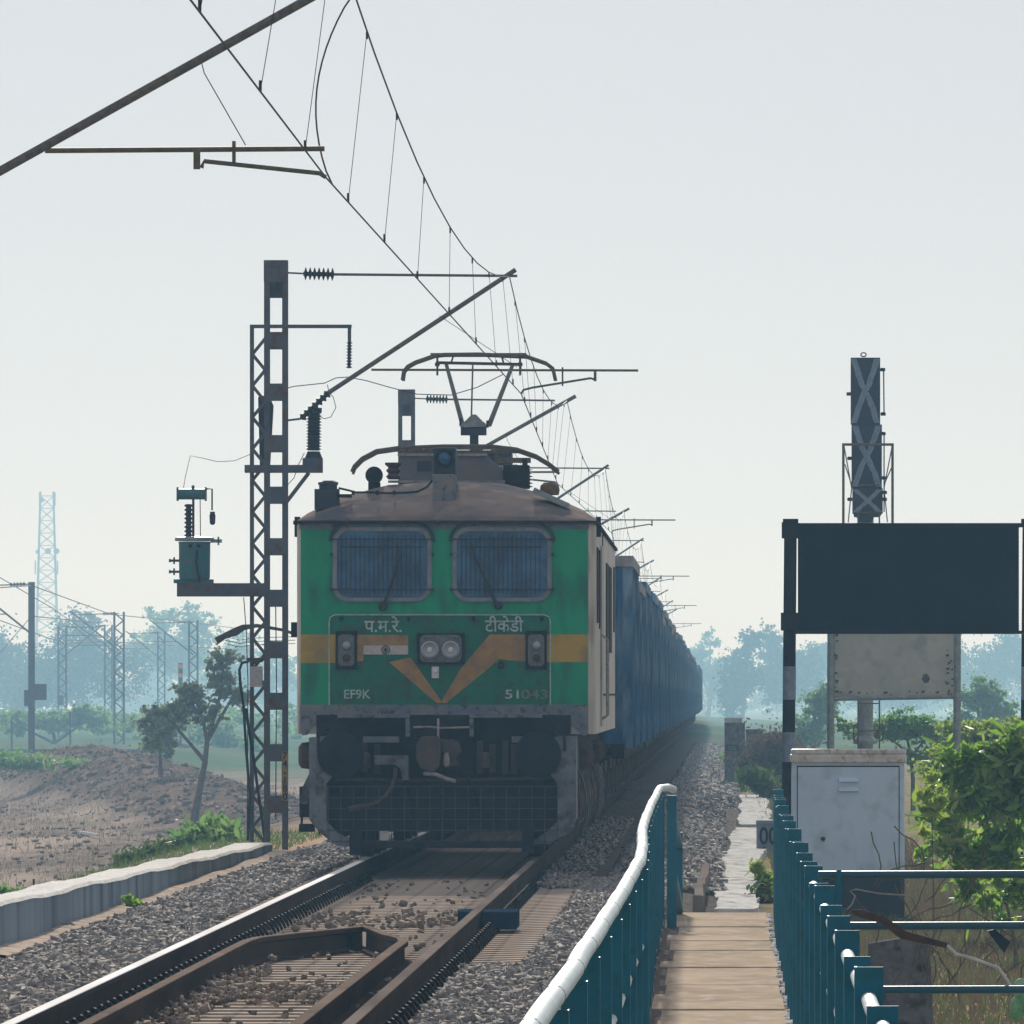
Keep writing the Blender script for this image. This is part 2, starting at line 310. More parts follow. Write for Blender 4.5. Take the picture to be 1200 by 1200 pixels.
def ground():
    xs = np.concatenate([-np.geomspace(4000, 60, 26), np.linspace(-58, -14, 130), np.linspace(-13.8, 6, 160), np.linspace(6.3, 60, 60), np.geomspace(64, 4000, 26)])
    ys = np.concatenate([np.linspace(15, 130, 130), np.geomspace(131, 700, 240), np.geomspace(710, 4100, 50)])
    X, Y = np.meshgrid(xs, ys); Z = hz(X, Y)
    V = np.stack([X, Y, Z], -1).reshape(-1, 3); nx, ny = len(xs), len(ys)
    i = np.arange(ny-1)[:, None]*nx+np.arange(nx-1)[None]; Fc = np.stack([i, i+1, i+nx+1, i+nx], -1).reshape(-1, 4)
    m = nm('ground'); m.use_nodes = True; t = m.node_tree; b = t.nodes["Principled BSDF"]; b.inputs['Roughness'].default_value = 1; b.inputs['Specular IOR Level'].default_value = 0
    g = t.nodes.new("ShaderNodeNewGeometry"); sp = t.nodes.new("ShaderNodeSeparateXYZ"); t.links.new(g.outputs['Position'], sp.inputs[0])
    def noise(sc, st=(1,1,1), det=8):
        mp = t.nodes.new("ShaderNodeMapping"); mp.inputs['Scale'].default_value = st; t.links.new(g.outputs['Position'], mp.inputs[0])
        n = t.nodes.new("ShaderNodeTexNoise"); n.inputs['Scale'].default_value = sc; n.inputs['Detail'].default_value = det; n.inputs['Roughness'].default_value = .65
        t.links.new(mp.outputs[0], n.inputs[0]); return n.outputs[0]
    def rng_(v, a, b_):
        r = t.nodes.new("ShaderNodeMapRange"); r.inputs['From Min'].default_value = a; r.inputs['From Max'].default_value = b_; t.links.new(v, r.inputs[0]); return r.outputs[0]
    def mixc(fac, c1, c2):
        x = t.nodes.new("ShaderNodeMixRGB"); t.links.new(fac, x.inputs[0])
        for k, c in ((1, c1), (2, c2)):
            if isinstance(c, tuple): x.inputs[k].default_value = (*c, 1)
            else: t.links.new(c, x.inputs[k])
        return x.outputs[0]
    dirt = mixc(rng_(noise(.5, (1, .25, 1)), .38, .62), (.29, .24, .20), (.18, .15, .125))
    dirt = mixc(rng_(noise(3.2, (1, .05, 1)), .46, .66), dirt, (.13, .10, .08))
    dirt = mixc(rng_(noise(7, (1, .05, 1)), .63, .69), dirt, (.48, .42, .37))
    dirt = mixc(rng_(noise(.22, (1, .12, 1), 3), .5, .62), dirt, (.33, .27, .22))
    green = mixc(rng_(noise(1.5, (1, .3, 1)), .4, .6), (.09, .14, .05), (.19, .165, .09))
    wide = noise(.06, (1, .3, 1), 5)
    left = mixc(rng_(wide, .60, .70), dirt, green)
    # ballast formation by x band
    bal = mixc(rng_(noise(14, (1, .5, 1)), .4, .6), (.19, .165, .15), (.08, .075, .07))
    sand = mixc(rng_(noise(2, (1, .3, 1)), .4, .6), (.46, .32, .22), (.32, .24, .17))
    near = mixc(rng_(sp.outputs[0], -5.15, -5.35), bal, sand)
    near = mixc(rng_(sp.outputs[0], -6.4, -7.2), near, left)
    rightc = mixc(rng_(noise(1.2, (1, .3, 1)), .45, .60), (.27, .21, .14), (.15, .17, .065))
    ha = t.nodes.new("ShaderNodeAttribute"); ha.attribute_name = 'heap'
    heap = mixc(rng_(noise(1.1, (1, .3, 1)), .42, .6), (.155, .118, .095), (.085, .066, .055)); heap = mixc(rng_(noise(4, (1, .06, 1)), .56, .68), heap, (.26, .19, .15))
    near = mixc(ha.outputs['Fac'], near, heap)
    near = mixc(rng_(sp.outputs[0], .2, .6), near, rightc)
    far = mixc(rng_(noise(.02, (1, .4, 1), 4), .45, .6), (.07, .12, .05), (.13, .15, .08))
    c = mixc(rng_(sp.outputs[1], 430, 560), near, far)
    t.links.new(c, b.inputs['Base Color'])
    bp = t.nodes.new("ShaderNodeBump"); bp.inputs['Distance'].default_value = .05; bp.inputs['Strength'].default_value = .8
    t.links.new(noise(8, (1, .4, 1)), bp.inputs['Height']); t.links.new(bp.outputs[0], b.inputs['Normal'])
    o = npmesh('ground', V, Fc, m); o['kind'] = 'structure'
    at = o.data.attributes.new('heap', 'FLOAT', 'POINT'); at.data.foreach_set('value', np.clip(heap_prof(V[:, 0], V[:, 1])*1.4, 0, 1).astype(np.float32))
    return o
ground()

# ballast stones
def stones(name, regs, m, label):
    base = []
    for k in range(14):
        c = np.array([(i, j, l) for i in (-1,1) for j in (-1,1) for l in (-1,1)], float)
        c = c*rng.uniform(.45, 1, (8, 3))+rng.normal(0, .18, (8, 3)); c *= np.array([1, rng.uniform(.6, 1), rng.uniform(.45, .8)]); base.append(c)
    base = np.array(base); fq = np.array([(0,1,3,2),(4,6,7,5),(0,4,5,1),(2,3,7,6),(0,2,6,4),(1,5,7,3)])
    VS = []; FS = []; off = 0
    for (x0, x1, y0, y1, n, s0, s1, zoff, fn) in regs:
        x = rng.uniform(x0, x1, n); y = rng.uniform(y0, y1, n)
        if fn is not None:
            k = fn(x, y); x, y = x[k], y[k]; n = len(x)
        s = rng.uniform(s0, s1, n)*rng.choice([.6, 1, 1, 1.35], n)/2; z = hz(x, y)+zoff+rng.uniform(-.01, .035, n)
        b = base[rng.integers(0, 14, n)]*s[:, None, None]
        a = rng.uniform(0, 6.28, n); bb = rng.uniform(-.7, .7, n)
        ca, sa, cb, sb = np.cos(a), np.sin(a), np.cos(bb), np.sin(bb)
        X = b[:,:,0]; Y = b[:,:,1]; Z = b[:,:,2]
        X, Z = X*cb[:,None]-Z*sb[:,None], X*sb[:,None]+Z*cb[:,None]
        X, Y = X*ca[:,None]-Y*sa[:,None], X*sa[:,None]+Y*ca[:,None]
        V = np.stack([X+x[:,None], Y+y[:,None], Z+z[:,None]], -1).reshape(-1, 3)
        Fc = (fq[None]+np.arange(n)[:,None,None]*8).reshape(-1, 4)+off; off += n*8
        VS.append(V); FS.append(Fc)
    o = npmesh(name, np.concatenate(VS), np.concatenate(FS), m); tag(o, label, 'gravel', kind='stuff'); return o
PITCH = .6
def crib(x, y): return np.abs(((y-49.0)/PITCH) % 1-.5) > .24
def notrail(x, y): return (np.abs(x-(TC-.845)) > .12) & (np.abs(x-(TC+.845)) > .12)
stones('ballast_stones', [
    (-1.72, -.50, 44, 68, 16000, .035, .065, .02, None), (-1.30, -.48, 68, 100, 13500, .035, .065, .025, None),
    (-1.72, -1.28, 68, 95, 1300, .03, .045, -.03, crib),
    (-5.15, -3.62, 48, 80, 17500, .035, .075, .03, None), (-5.2, -4.0, 80, 128, 20000, .035, .07, .035, None),
    (-4.05, -3.64, 64, 98, 3000, .03, .045, -.03, crib),
    (-1.75, -1.25, 95, 150, 2600, .035, .06, .05, None), (-1.10, .05, 100, 180, 20000, .04, .09, .02, None), (-1.0, .35, 180, 420, 16000, .06, .14, .0, None),
    (-5.3, -4.1, 128, 200, 5000, .05, .09, .0, None)], 'ballast', 'angular grey crushed stone ballast heaped along both sides of the track')

stones('crib_stones', [(-3.45, -1.92, 46, 98, 9000, .025, .042, -.05, crib), (-3.40, -1.95, 46, 98, 260, .03, .06, .045, None), (-3.3, -2.0, 79, 84, 120, .04, .07, .045, None),
    (-3.45, -2.9, 50, 67, 600, .03, .06, .045, None), (-3.0, -2.2, 60, 63, 260, .03, .06, .045, None)], 'pebble', 'dusty tan stones lying between the rails on the sleepers')

# ------------------------------------------------------------------ track
stones('earth_clods', [(-34, -9, 240, 430, 9000, .07, .22, .0, lambda x, y: heap_prof(x, y) > .3), (-30, -8, 190, 400, 2200, .05, .14, .0, None)], 'clod', 'brown earth clods scattered over the spoil heap and the bare field')
def rail(name, xs, label, headmat='railhead', zt=0.0, cat='rail', group=None):
    """xs: list of (x,y) along the rail"""
    def sect(sc): return sc
    body = [(-.068,-.17),(.068,-.17),(.068,-.158),(.012,-.14),(.010,-.045),(.033,-.035),(.034,-.006),(-.034,-.006),(-.033,-.035),(-.010,-.045),(-.012,-.14),(-.068,-.158)]
    head = [(-.034,-.006),(.034,-.006),(.033,-.002),(.022,0),(-.022,0),(-.033,-.002)]
    y0 = xs[0][1]; t = thing(name, (xs[0][0], y0, zt-.17), label, cat, group)
    def sweep(prof, nme, m):
        b = MB(); N = len(xs); n = len(prof)
        vs = []
        for i, (x, y) in enumerate(xs):
            j0, j1 = max(i-1, 0), min(i+1, N-1); dx, dy = xs[j1][0]-xs[j0][0], xs[j1][1]-xs[j0][1]; L = math.hypot(dx, dy); nx_, ny_ = dy/L, -dx/L
            for px, pz in prof: vs.append((x+px*nx_, y+px*ny_, zt+pz+drop(y)))
        fs = [(i*n+k, i*n+(k+1)%n, (i+1)*n+(k+1)%n, (i+1)*n+k) for i in range(N-1) for k in range(n)]
        b.add(vs, fs+[tuple(range(n))[::-1], tuple(range((N-1)*n, N*n))]); return b.build(nme, m, t)
    sweep(body, 'rail_web', 'raildark'); sweep(head, 'rail_head', headmat); return t
ysr = [30, 60, 100, 200, 300, 450, 560]+list(range(600, 1001, 40))
rail('running_rail', [(curve_x(y)-.845, y) for y in ysr], 'left running rail with a sun glint painted on its head, beside the ballast and parapet')
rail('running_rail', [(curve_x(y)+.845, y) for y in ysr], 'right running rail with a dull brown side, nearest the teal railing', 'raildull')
gl = [(-3.175, 40), (-3.175, 66), (-3.17, 68.5), (-3.14, 69.4), (-2.95, 70.6), (-2.55, 72.7)]
gr = [(-2.12, 40), (-2.12, 66.5), (-2.115, 68.3), (-2.15, 69.2), (-2.30, 70.4), (-2.50, 72.6)]
rail('guard_rail', gl, 'left brown guard rail inside the track, its end bent inwards to the middle', 'railbrown', -.012, group='guard rails between the running rails')
rail('guard_rail', gr, 'right brown guard rail inside the track, curving left at its end', 'railbrown', -.012, group='guard rails between the running rails')
# nose block joining the guard rail tips
b = MB(); b.box(-2.74, -2.60, 72.2, 72.9, -.165, -.03); tag(b.build('guard_rail_block', 'navybox'), 'dark blue block wedged under the tips of the two guard rails', 'block')
b = MB(); b.box(-1.99, -1.88, 77.6, 78.6, -.15, -.015); b.box(-1.805, -1.54, 77.6, 78.6, -.15, -.015); b.box(-1.94, -1.76, 77.9, 78.3, -.20, -.172)
tag(b.build('rail_clamp_block', 'navybox', bevel=.01), 'dark blue clamp block on both sides of the right running rail', 'block')
# sleepers
def make_sleeper():
    y = 49.0; t = thing('concrete_sleeper', (TC, y, -.38), 'dusty concrete sleeper crossing under the rails ahead of the locomotive', 'sleeper', 'sleepers under the track')
    b = MB(); pr = [(-1.375, .13, -.172), (-.6, .11, -.190), (.6, .11, -.190), (1.375, .13, -.172)]
    vs = []
    for x, w_, z in pr: vs += [(TC+x, y-w_, -.36), (TC+x, y+w_, -.36), (TC+x, y+w_*.8, z), (TC+x, y-w_*.8, z)]
    fs = [(0,1,2,3), (15,14,13,12)]
    for i in range(3):
        for k in range(4): fs.append((i*4+k, i*4+(k+1)%4, (i+1)*4+(k+1)%4, (i+1)*4+k))
    b.add(vs, fs); sl = b.build('beam', 'sleeper', t)
    for rx in (-.845, .845):
        for sg in (-1, 1):
            c = MB(); x0 = TC+rx+sg*.095
            pts = [(x0-sg*.045+sg*.10*q/8, y-.035+.07*(q % 2)*0+.05*math.sin(q*.8), -.170+.075*math.sin(math.pi*q/8)) for q in range(9)]
            c.tube(pts, .011, 6); c.tube([(p[0], p[1]+.045, p[2]*1.0-.01) for p in pts], .011, 6)
            c.build('spring_clip', 'clip', t)
    return t
sl0 = make_sleeper(); km = kidmap(sl0)
for i in range(1, 85):
    c = copy_tree(sl0, km); c.location.y = 49.0+PITCH*i
for i in range(0, 70):     # sleepers alongside the locomotive and first wagons, no clips showing
    c = sl0.copy(); COL.objects.link(c); c['label'] = 'dusty concrete sleeper end showing beside the wheels of the train'
    c.location.y = 49+PITCH*(85+i); k = km[sl0.name][0].copy(); COL.objects.link(k); k.parent = c
    c.location.z = -.38+drop(c.location.y)

# ------------------------------------------------------------------ locomotive
S = 118.8; LX = TC-.02; LY = 101.0
def X(px): return LX+(px-523.5)/S
def Z(py): return CZ+(VY-py)/S
loco = thing('electric_locomotive', (LX, LY, 0), 'green electric locomotive with mustard stripe heading the goods train', 'locomotive')
def body_front():
    b = MB(); LEN = 19.0
    # plan outline (x, y) from left side round the nose to the right side
    out_ = [(-1.475, .16), (-1.445, .05), (-1.40, .0), (1.40, 0), (1.445, .05), (1.475, .16)]
    return out_
# green front panel (slightly proud), cream corner pillars and sides
b = MB()
pl = [(-1.475, .20), (-1.455, .07), (-1.41, .012), (1.41, .012), (1.455, .07), (1.475, .20)]
vs = []; zt, zb = 3.34, 1.24
for z in (zb, zt):
    vs += [(LX+x, LY+y, z) for x, y in pl]+[(LX+1.475, LY+19.0, z), (LX-1.475, LY+19.0, z)]
n = 8; b.add(vs, [tuple(range(n))[::-1], tuple(range(n, 2*n))]+[(i, (i+1)%n, n+(i+1)%n, n+i) for i in range(n)])
body = b.build('body_shell', 'cream', loco)
# windows are recessed in the green panel: build panel with two rounded openings
def rrect(cx, cz, w_, h_, r, n=6):
    pts = []
    for (sx, sz, a0) in ((1, 1, 0), (-1, 1, 90), (-1, -1, 180), (1, -1, 270)):
        for k in range(n+1):
            a = R(a0+90*k/n); pts.append((cx+sx*(w_/2-r)+r*math.cos(a), cz+sz*(h_/2-r)+r*math.sin(a)))
    return pts
b = MB(); b.prism([(X(353.5), Z(620)), (X(353.5), Z(826)), (X(690), Z(826)), (X(690), Z(620))], LY-.004, LY+.02)
b.build('front_panel', 'green', loco)
b = MB(); b.prism([(X(352), Z(612)), (X(352), Z(620.3)), (X(691), Z(620.3)), (X(691), Z(612))], LY-.003, LY+.02); b.build('cab_brow', 'frontgrey', loco)
b = MB(); b.prism([(X(388), Z(721.5)), (X(388), Z(825.7)), (X(645.3), Z(825.7)), (X(645.3), Z(721.5))], LY-.0062, LY-.003); b.build('front_hatch', 'hatchgreen', loco)
# mustard waist band and V stripes
def sheet(name, m, polys, y0=-.0095, par=None):
    b = MB()
    for P in polys: b.prism([(X(x), Z(y)) for x, y in P][::-1], LY+y0, LY-.0066)
    return b.build(name, m, par or loco)
sheet('waist_band', 'mustard', [[(353.5,743.5),(395,743.5),(395,777),(353.5,777)]]); sheet('waist_band', 'mustard', [[(642,743.5),(690,743.5),(690,776),(642,776)]])
sheet('stripe', 'rust_orange', [[(419,744),(479.5,744),(479.5,756),(419,756)], [(419,756),(427,756),(427,775),(419,775)], [(457,776),(482,770),(520,824),(513,824)]])
sheet('stripe', 'rust_orange', [[(575,743.5),(617,743.5),(617,775),(586,773),(524,824),(517,824),(540,785)]])
fl = sheet('flag_panel', 'whitedirty', [[(427,756.3),(479.5,756.3),(479.5,767),(427,767)]], -.012)
b = MB(); b.lathe((X(453), LY-.013, Z(761.5)), [(.044, .002), (.044, -.004)], 'y', 24); wh = b.build('wheel_emblem', M['darkblue'], fl)
b = MB(); b.lathe((X(453), LY-.018, Z(761.5)), [(.034, .002), (.034, -.002)], 'y', 24); b.build('wheel_face', M['whitedirty'], fl)
b = MB()
for k in range(12): a = math.pi*k/12; b.bar((X(453)-.03*math.cos(a), LY-.0225, Z(761.5)-.03*math.sin(a)), (X(453)+.03*math.cos(a), LY-.0225, Z(761.5)+.03*math.sin(a)), .003, .002)
b.lathe((X(453), LY-.022, Z(761.5)), [(.009, .0), (.009, -.004)], 'y', 12); b.build('wheel_spokes', M['darkblue'], fl)
# rounded pale outline of the front hatch
b = MB(); P = [(387, 826), (387, 728), (388.5, 723), (394, 720.5), (639, 720.5), (644.5, 723), (646, 728), (646, 826)]
b.tube([(X(x), LY-.010, Z(y)) for x, y in P], .0075, 6); b.build('hatch_outline', 'lettering', loco)
# lettering
text_mesh('lettering', 'प.म.रे.', .17, 'lettering', loco, X(450), LY-.010, Z(740.5), 44/S)
text_mesh('lettering', 'टीकेडी', .17, 'lettering', loco, X(592), LY-.010, Z(740), 45/S)
text_mesh('lettering', 'EF9K', .125, 'lettering', loco, X(420), LY-.010, Z(818.5), 31/S)
text_mesh('lettering', '51', .125, 'lettering', loco, X(601), LY-.010, Z(818.5), 16/S)
text_mesh('lettering', '043', .125, 'lettering_faint', loco, X(627.5), LY-.010, Z(818.5), 31/S)
for px in (401, 480, 556, 636): q = MB(); q.lathe((X(px), LY-.006, Z(725)), [(.022, 0), (.02, -.02)], 'y', 10); q.box(X(px)-.008, X(px)+.008, LY-.03, LY-.02, Z(725)-.03, Z(725)+.01); q.build('hatch_latch', 'ink', loco)
# windscreens
for cx in (449, 589.5):
    cxm, czm = X(cx), Z(661.5)
    wn = MB(); outer = rrect(cxm, czm, 116/S, 87/S, .15); inner = rrect(cxm, czm, 106/S, 78/S, .12); n = len(outer)
    vs = [(x, LY-.035, z) for x, z in outer]+[(x, LY-.035, z) for x, z in inner]+[(x, LY-.004, z) for x, z in outer]+[(x, LY-.010, z) for x, z in inner]
    fs = []
    for i in range(n):
        j = (i+1) % n; fs += [(i, j, n+j, n+i), (i, 2*n+i, 2*n+j, j), (n+i, n+j, 3*n+j, 3*n+i)]
    wn.add(vs, fs); fr = wn.build('windscreen', 'rubber', loco)
    g = MB(); g.prism(inner[::-1], LY-.013, LY-.006); g.build('pane', 'glass', fr)
    g = MB()
    k = 0; x = cxm-.40
    while x < cxm+.41: g.tube([(x, LY-.05, czm-.29), (x, LY-.05, czm+.29)], .0048, 5); x += .0455
    g.build('grille', 'bar', fr)
    g = MB()
    for zz, ww in ((Z(632), 1.0), (Z(641), .80), (Z(691), 1.0)): g.tube([(cxm-ww/2, LY-.056, zz), (cxm+ww/2, LY-.056, zz)], .007, 6)
    for sx in (-1, 1):
        for zz in (Z(632), Z(691), Z(650)): g.box(cxm+sx*.50-.014, cxm+sx*.50+.014, LY-.065, LY-.003, zz-.014, zz+.014)
    g.build('grille_rail', 'bar', fr)
    hd = MB(); o2 = rrect(cxm, czm+.012, 122/S, 94/S, .18); m_ = len(o2)
    pts = [(x, LY-.03, z) for x, z in o2 if z > czm+.05]
    hd.tube(pts, .014, 6); hd.build('rain_hood', 'bar', fr)
for (x0, y0, x1, y1) in ((470, 652, 450, 714), (557, 652, 585, 712)):
    wp = MB(); wp.tube([(X(x0), LY-.075, Z(y0)), (X((x0+x1)/2), LY-.085, Z((y0+y1)/2)), (X(x1), LY-.04, Z(y1))], [.011, .015, .018], 6)
    wp.bar((X(x0)-.02, LY-.072, Z(y0)+.12), (X(x0)+.02, LY-.072, Z(y0)-.16), .018, .02)
    wp.lathe((X(x1), LY-.06, Z(y1-3)), [(.035, 0), (.045, .05)], 'y', 12); wp.build('wiper', 'bar', loco)
# marker lights and twin headlight
for cx in (407, 629.5):
    h = MB(); cz_ = Z(762); w_, d_ = 25/S, 45/S
    h.box(X(cx)-w_/2, X(cx)+w_/2, LY-.03, LY-.004, cz_-d_/2, cz_+d_/2); hb = h.build('marker_light', 'blackpaint', loco)
    p = MB(); p.prism(rrect(X(cx), cz_, 19/S, 37/S, .04)[::-1], LY-.037, LY-.028); p.build('lamp_plate', 'lampgrey', hb)
    for zz, mm in ((Z(756), 'chrome'), (Z(771), 'lensred')):
        q = MB(); q.lathe((X(cx+.5), LY-.037, zz), [(.055, 0), (.055, -.018), (.043, -.022)], 'y', 20); q.build('lens_ring', 'lampgrey', hb)
        q = MB(); q.lathe((X(cx+.5), LY-.058, zz), [(.040, 0), (.034, -.010), (.012, -.016)], 'y', 20); q.build('lens', mm, hb)
h = MB(); h.box(X(490), X(545.5), LY-.05, LY-.004, Z(778.5), Z(742)); hb = h.build('headlight', 'blackpaint', loco)
p = MB(); p.prism(rrect(X(517.7), Z(760), 49/S, 32/S, .055)[::-1], LY-.058, LY-.048); p.build('lamp_plate', 'lampgrey', hb)
for cx in (505, 529.5):
    q = MB(); q.lathe((X(cx), LY-.058, Z(761.5)), [(.088, 0), (.088, -.025), (.072, -.030), (.068, -.012), (.030, -.006)], 'y', 28); q.build('reflector', 'chrome', hb)
    q = MB(); q.lathe((X(cx), LY-.066, Z(761.5)), [(.030, 0), (.026, -.016), (.010, -.022)], 'y', 16); q.build('bulb', 'white', hb)
q = MB()
for x in (499, 502, 505.5, 532, 535, 538): q.lathe((X(x), LY-.058, Z(748)), [(.008, 0), (.008, -.008)], 'y', 8)
q.build('bolts', 'ink', hb)
q = MB(); q.box(X(507), X(515.5), LY-.03, LY-.004, Z(795), Z(781)); q.lathe((X(511.3), LY-.035, Z(786)), [(.03, .01), (.02, -.01)], 'y', 10); q.build('socket_cover', 'white', loco, bevel=.008)
q = MB(); q.box(X(584), X(592), LY-.025, LY-.004, Z(772), Z(760)); q.build('plate', 'mustard', loco)
q = MB(); q.lathe((X(588), LY-.004, Z(780)), [(.035, 0), (.03, -.05)], 'y', 14); q.build('knob', 'ink', loco)
# grey valance with rounded lower corners
P = [(353, 825.8), (353, 858), (356, 862), (361, 861), (366, 854), (374, 847), (386, 841), (400, 838.5), (640, 838.5), (655, 841), (668, 847), (678, 856), (684, 862), (690, 862), (690, 825.8)]
b = MB(); b.prism([(X(x), Z(y)) for x, y in P][::-1], LY-.006, LY+.04); b.build('valance', 'frontgrey', loco)
# roof: arched loft from the brow back
secs = []
def arch(k):   # k: 0 at brow .. 1 full height
    base = [(-1.49, 3.33), (-1.485, 3.37), (-1.40, 3.44), (-1.06, 3.60), (-.60, 3.72), (0, 3.755), (.54, 3.735), (1.0, 3.62), (1.34, 3.47), (1.47, 3.38), (1.49, 3.33)]
    return [(x, 3.33+(z-3.33)*k) for x, z in base]
b = MB(); ys_ = [(-.05, .04), (-.03, .16), (.15, .35), (.55, .70), (1.05, 1.0), (18.2, 1.0), (18.8, .6), (19.1, .1)]
vs = [];
for yy, k in ys_: vs += [(LX+x, LY+yy, z) for x, z in arch(k)]
n = 11; fs = [(i*n+k, i*n+k+1, (i+1)*n+k+1, (i+1)*n+k) for i in range(len(ys_)-1) for k in range(n-1)]
fs += [tuple(range(n))[::-1], tuple(range((len(ys_)-1)*n, len(ys_)*n))]+[(i*n, (i+1)*n, (i+1)*n+n-1, i*n+n-1) for i in range(len(ys_)-1)]
b.add(vs, fs, True); roof = b.build('roof', 'roofgrey', loco)
g = MB(); g.box(LX-1.50, LX+1.50, LY-.07, LY-.02, 3.315, 3.345); g.box(LX-1.505, LX-1.48, LY-.02, LY+19, 3.31, 3.34); g.box(LX+1.48, LX+1.505, LY-.02, LY+19, 3.31, 3.34); g.build('rain_gutter', 'black', roof)
# roof hatch box behind the brow
b = MB(); hy = LY+2.2; ss = F/(hy)
def X2(px, y): return (px-VX)*y/F
def Z2(py, y): return CZ+(VY-py)*y/F
P = [(467, 533), (568, 533), (589, 549), (589, 568), (467, 568)]
b.prism([(X2(x, hy), Z2(y, hy)) for x, y in P][::-1], hy, hy+2.6); hp = b.build('roof_hatch', 'hump', roof, bevel=.01)
q = MB(); q.box(X2(489, hy), X2(506, hy), hy-.02, hy, Z2(552, hy), Z2(540, hy)); q.build('hatch_plate', 'darkblue', roof)
q = MB(); q.box(X2(466, hy), X2(571, hy), hy-.03, hy+.03, Z2(534.5, hy), Z2(531.5, hy)); q.box(X2(455, hy), X2(592, hy), hy-.05, hy-.01, Z2(566, hy), Z2(563, hy)); q.build('hatch_rim', 'edge', roof)
# rooftop headlight
yy = LY+.7
b = MB(); b.box(X2(508, yy), X2(534, yy), yy, yy+.5, Z2(556, yy), Z2(524.5, yy)); hb = b.build('roof_headlight', 'darkblue', roof, bevel=.008)
q = MB(); q.lathe((X2(521, yy), yy, Z2(537, yy)), [(.092, .01), (.092, -.05), (.075, -.05), (.06, -.02)], 'y', 22); q.build('lamp_ring', 'black', hb)
q = MB(); q.lathe((X2(521, yy), yy-.02, Z2(537, yy)), [(.07, 0), (.05, -.012), (.01, -.018)], 'y', 18); q.build('lens', 'glass', hb)
b = MB(); b.box(X2(508, yy), X2(534.5, yy), yy-.35, yy+.3, Z2(588, yy), Z2(556.5, yy)); b.build('lamp_pedestal', 'frontgrey', roof, bevel=.01)
# left round horn, right horn cluster
def horn(px, py, r_, y, nme='horn', m='black'):
    q = MB(); c = (X2(px, y), y, Z2(py, y)); q.lathe(c, [(r_, -.04), (r_, 0), (r_*.6, .08), (r_*.3, .25), (r_*.3, .5)], 'y', 20); return q, c
q, c = horn(438.5, 557, .088, LY+1.3); q.box(c[0]-.06, c[0]+.06, c[1], c[1]+.1, c[2]-.20, c[2]-.07); q.build('horn', 'black', roof)
q, c = horn(604, 556, .10, LY+2.0); q.build('horn', 'black', roof)
q = MB(); y = LY+2.4; q.box(X2(590, y), X2(620, y), y, y+.5, Z2(572, y), Z2(545, y)); q.box(X2(612, y), X2(618, y), y, y+.2, Z2(550, y), Z2(538, y))
for k in range(6): q.lathe((X2(618, y), y+.1, Z2(570-4*k, y)), [(.035, -.008), (.06, 0), (.035, .008)], 'z', 10)
q.build('roof_insulator', 'porcelain', roof)
q = MB(); y = LY+1.6
for px in (461,): q.lathe((X2(px, y), y, Z2(562, y)), [(.05, 0), (.075, .03), (.05, .06), (.075, .09), (.05, .12), (.085, .15), (.085, .17)], 'z', 12)
q.build('roof_insulator', 'rustbrown', roof)
# left antenna box with cap and cable, right beacon
y = LY+.5
q = MB(); q.box(X2(368.5, y), X2(397, y), y, y+.25, Z2(597, y), Z2(573, y)); q.lathe((X2(384, y), y+.12, Z2(573, y)), [(.09, 0), (.09, .04), (.10, .045), (.10, .07), (.07, .085)], 'z', 18); q.build('antenna_box', 'darkblue', roof)
q = MB(); q.tube([(X2(a, y), y-.02, Z2(bb, y)) for a, bb in ((397, 572), (410, 575), (416, 577), (430, 577), (455, 578), (475, 577.5), (490, 576), (500, 571), (507, 563))], .012, 6)
for a in (414, 442, 462): q.box(X2(a, y)-.015, X2(a, y)+.015, y-.04, y+.02, Z2(580, y), Z2(575, y))
q.box(X2(394, y), X2(412, y), y, y+.12, Z2(583, y), Z2(579, y)); q.build('roof_cable', 'black', roof)
q = MB(); c = Vector((X2(645, y), y+.1, Z2(583, y)))
q.bar(c+Vector((-.17, 0, .075)), c+Vector((.18, 0, -.085)), .055, .22, up=(0,1,0)); q.build('beacon_base', 'galv', roof)
q = MB(); q.lathe((X2(644, y), y+.1, Z2(580, y)), [(.09, 0), (.10, .05), (.09, .10), (.06, .125)], 'z', 16); q.build('beacon', 'amber', roof)
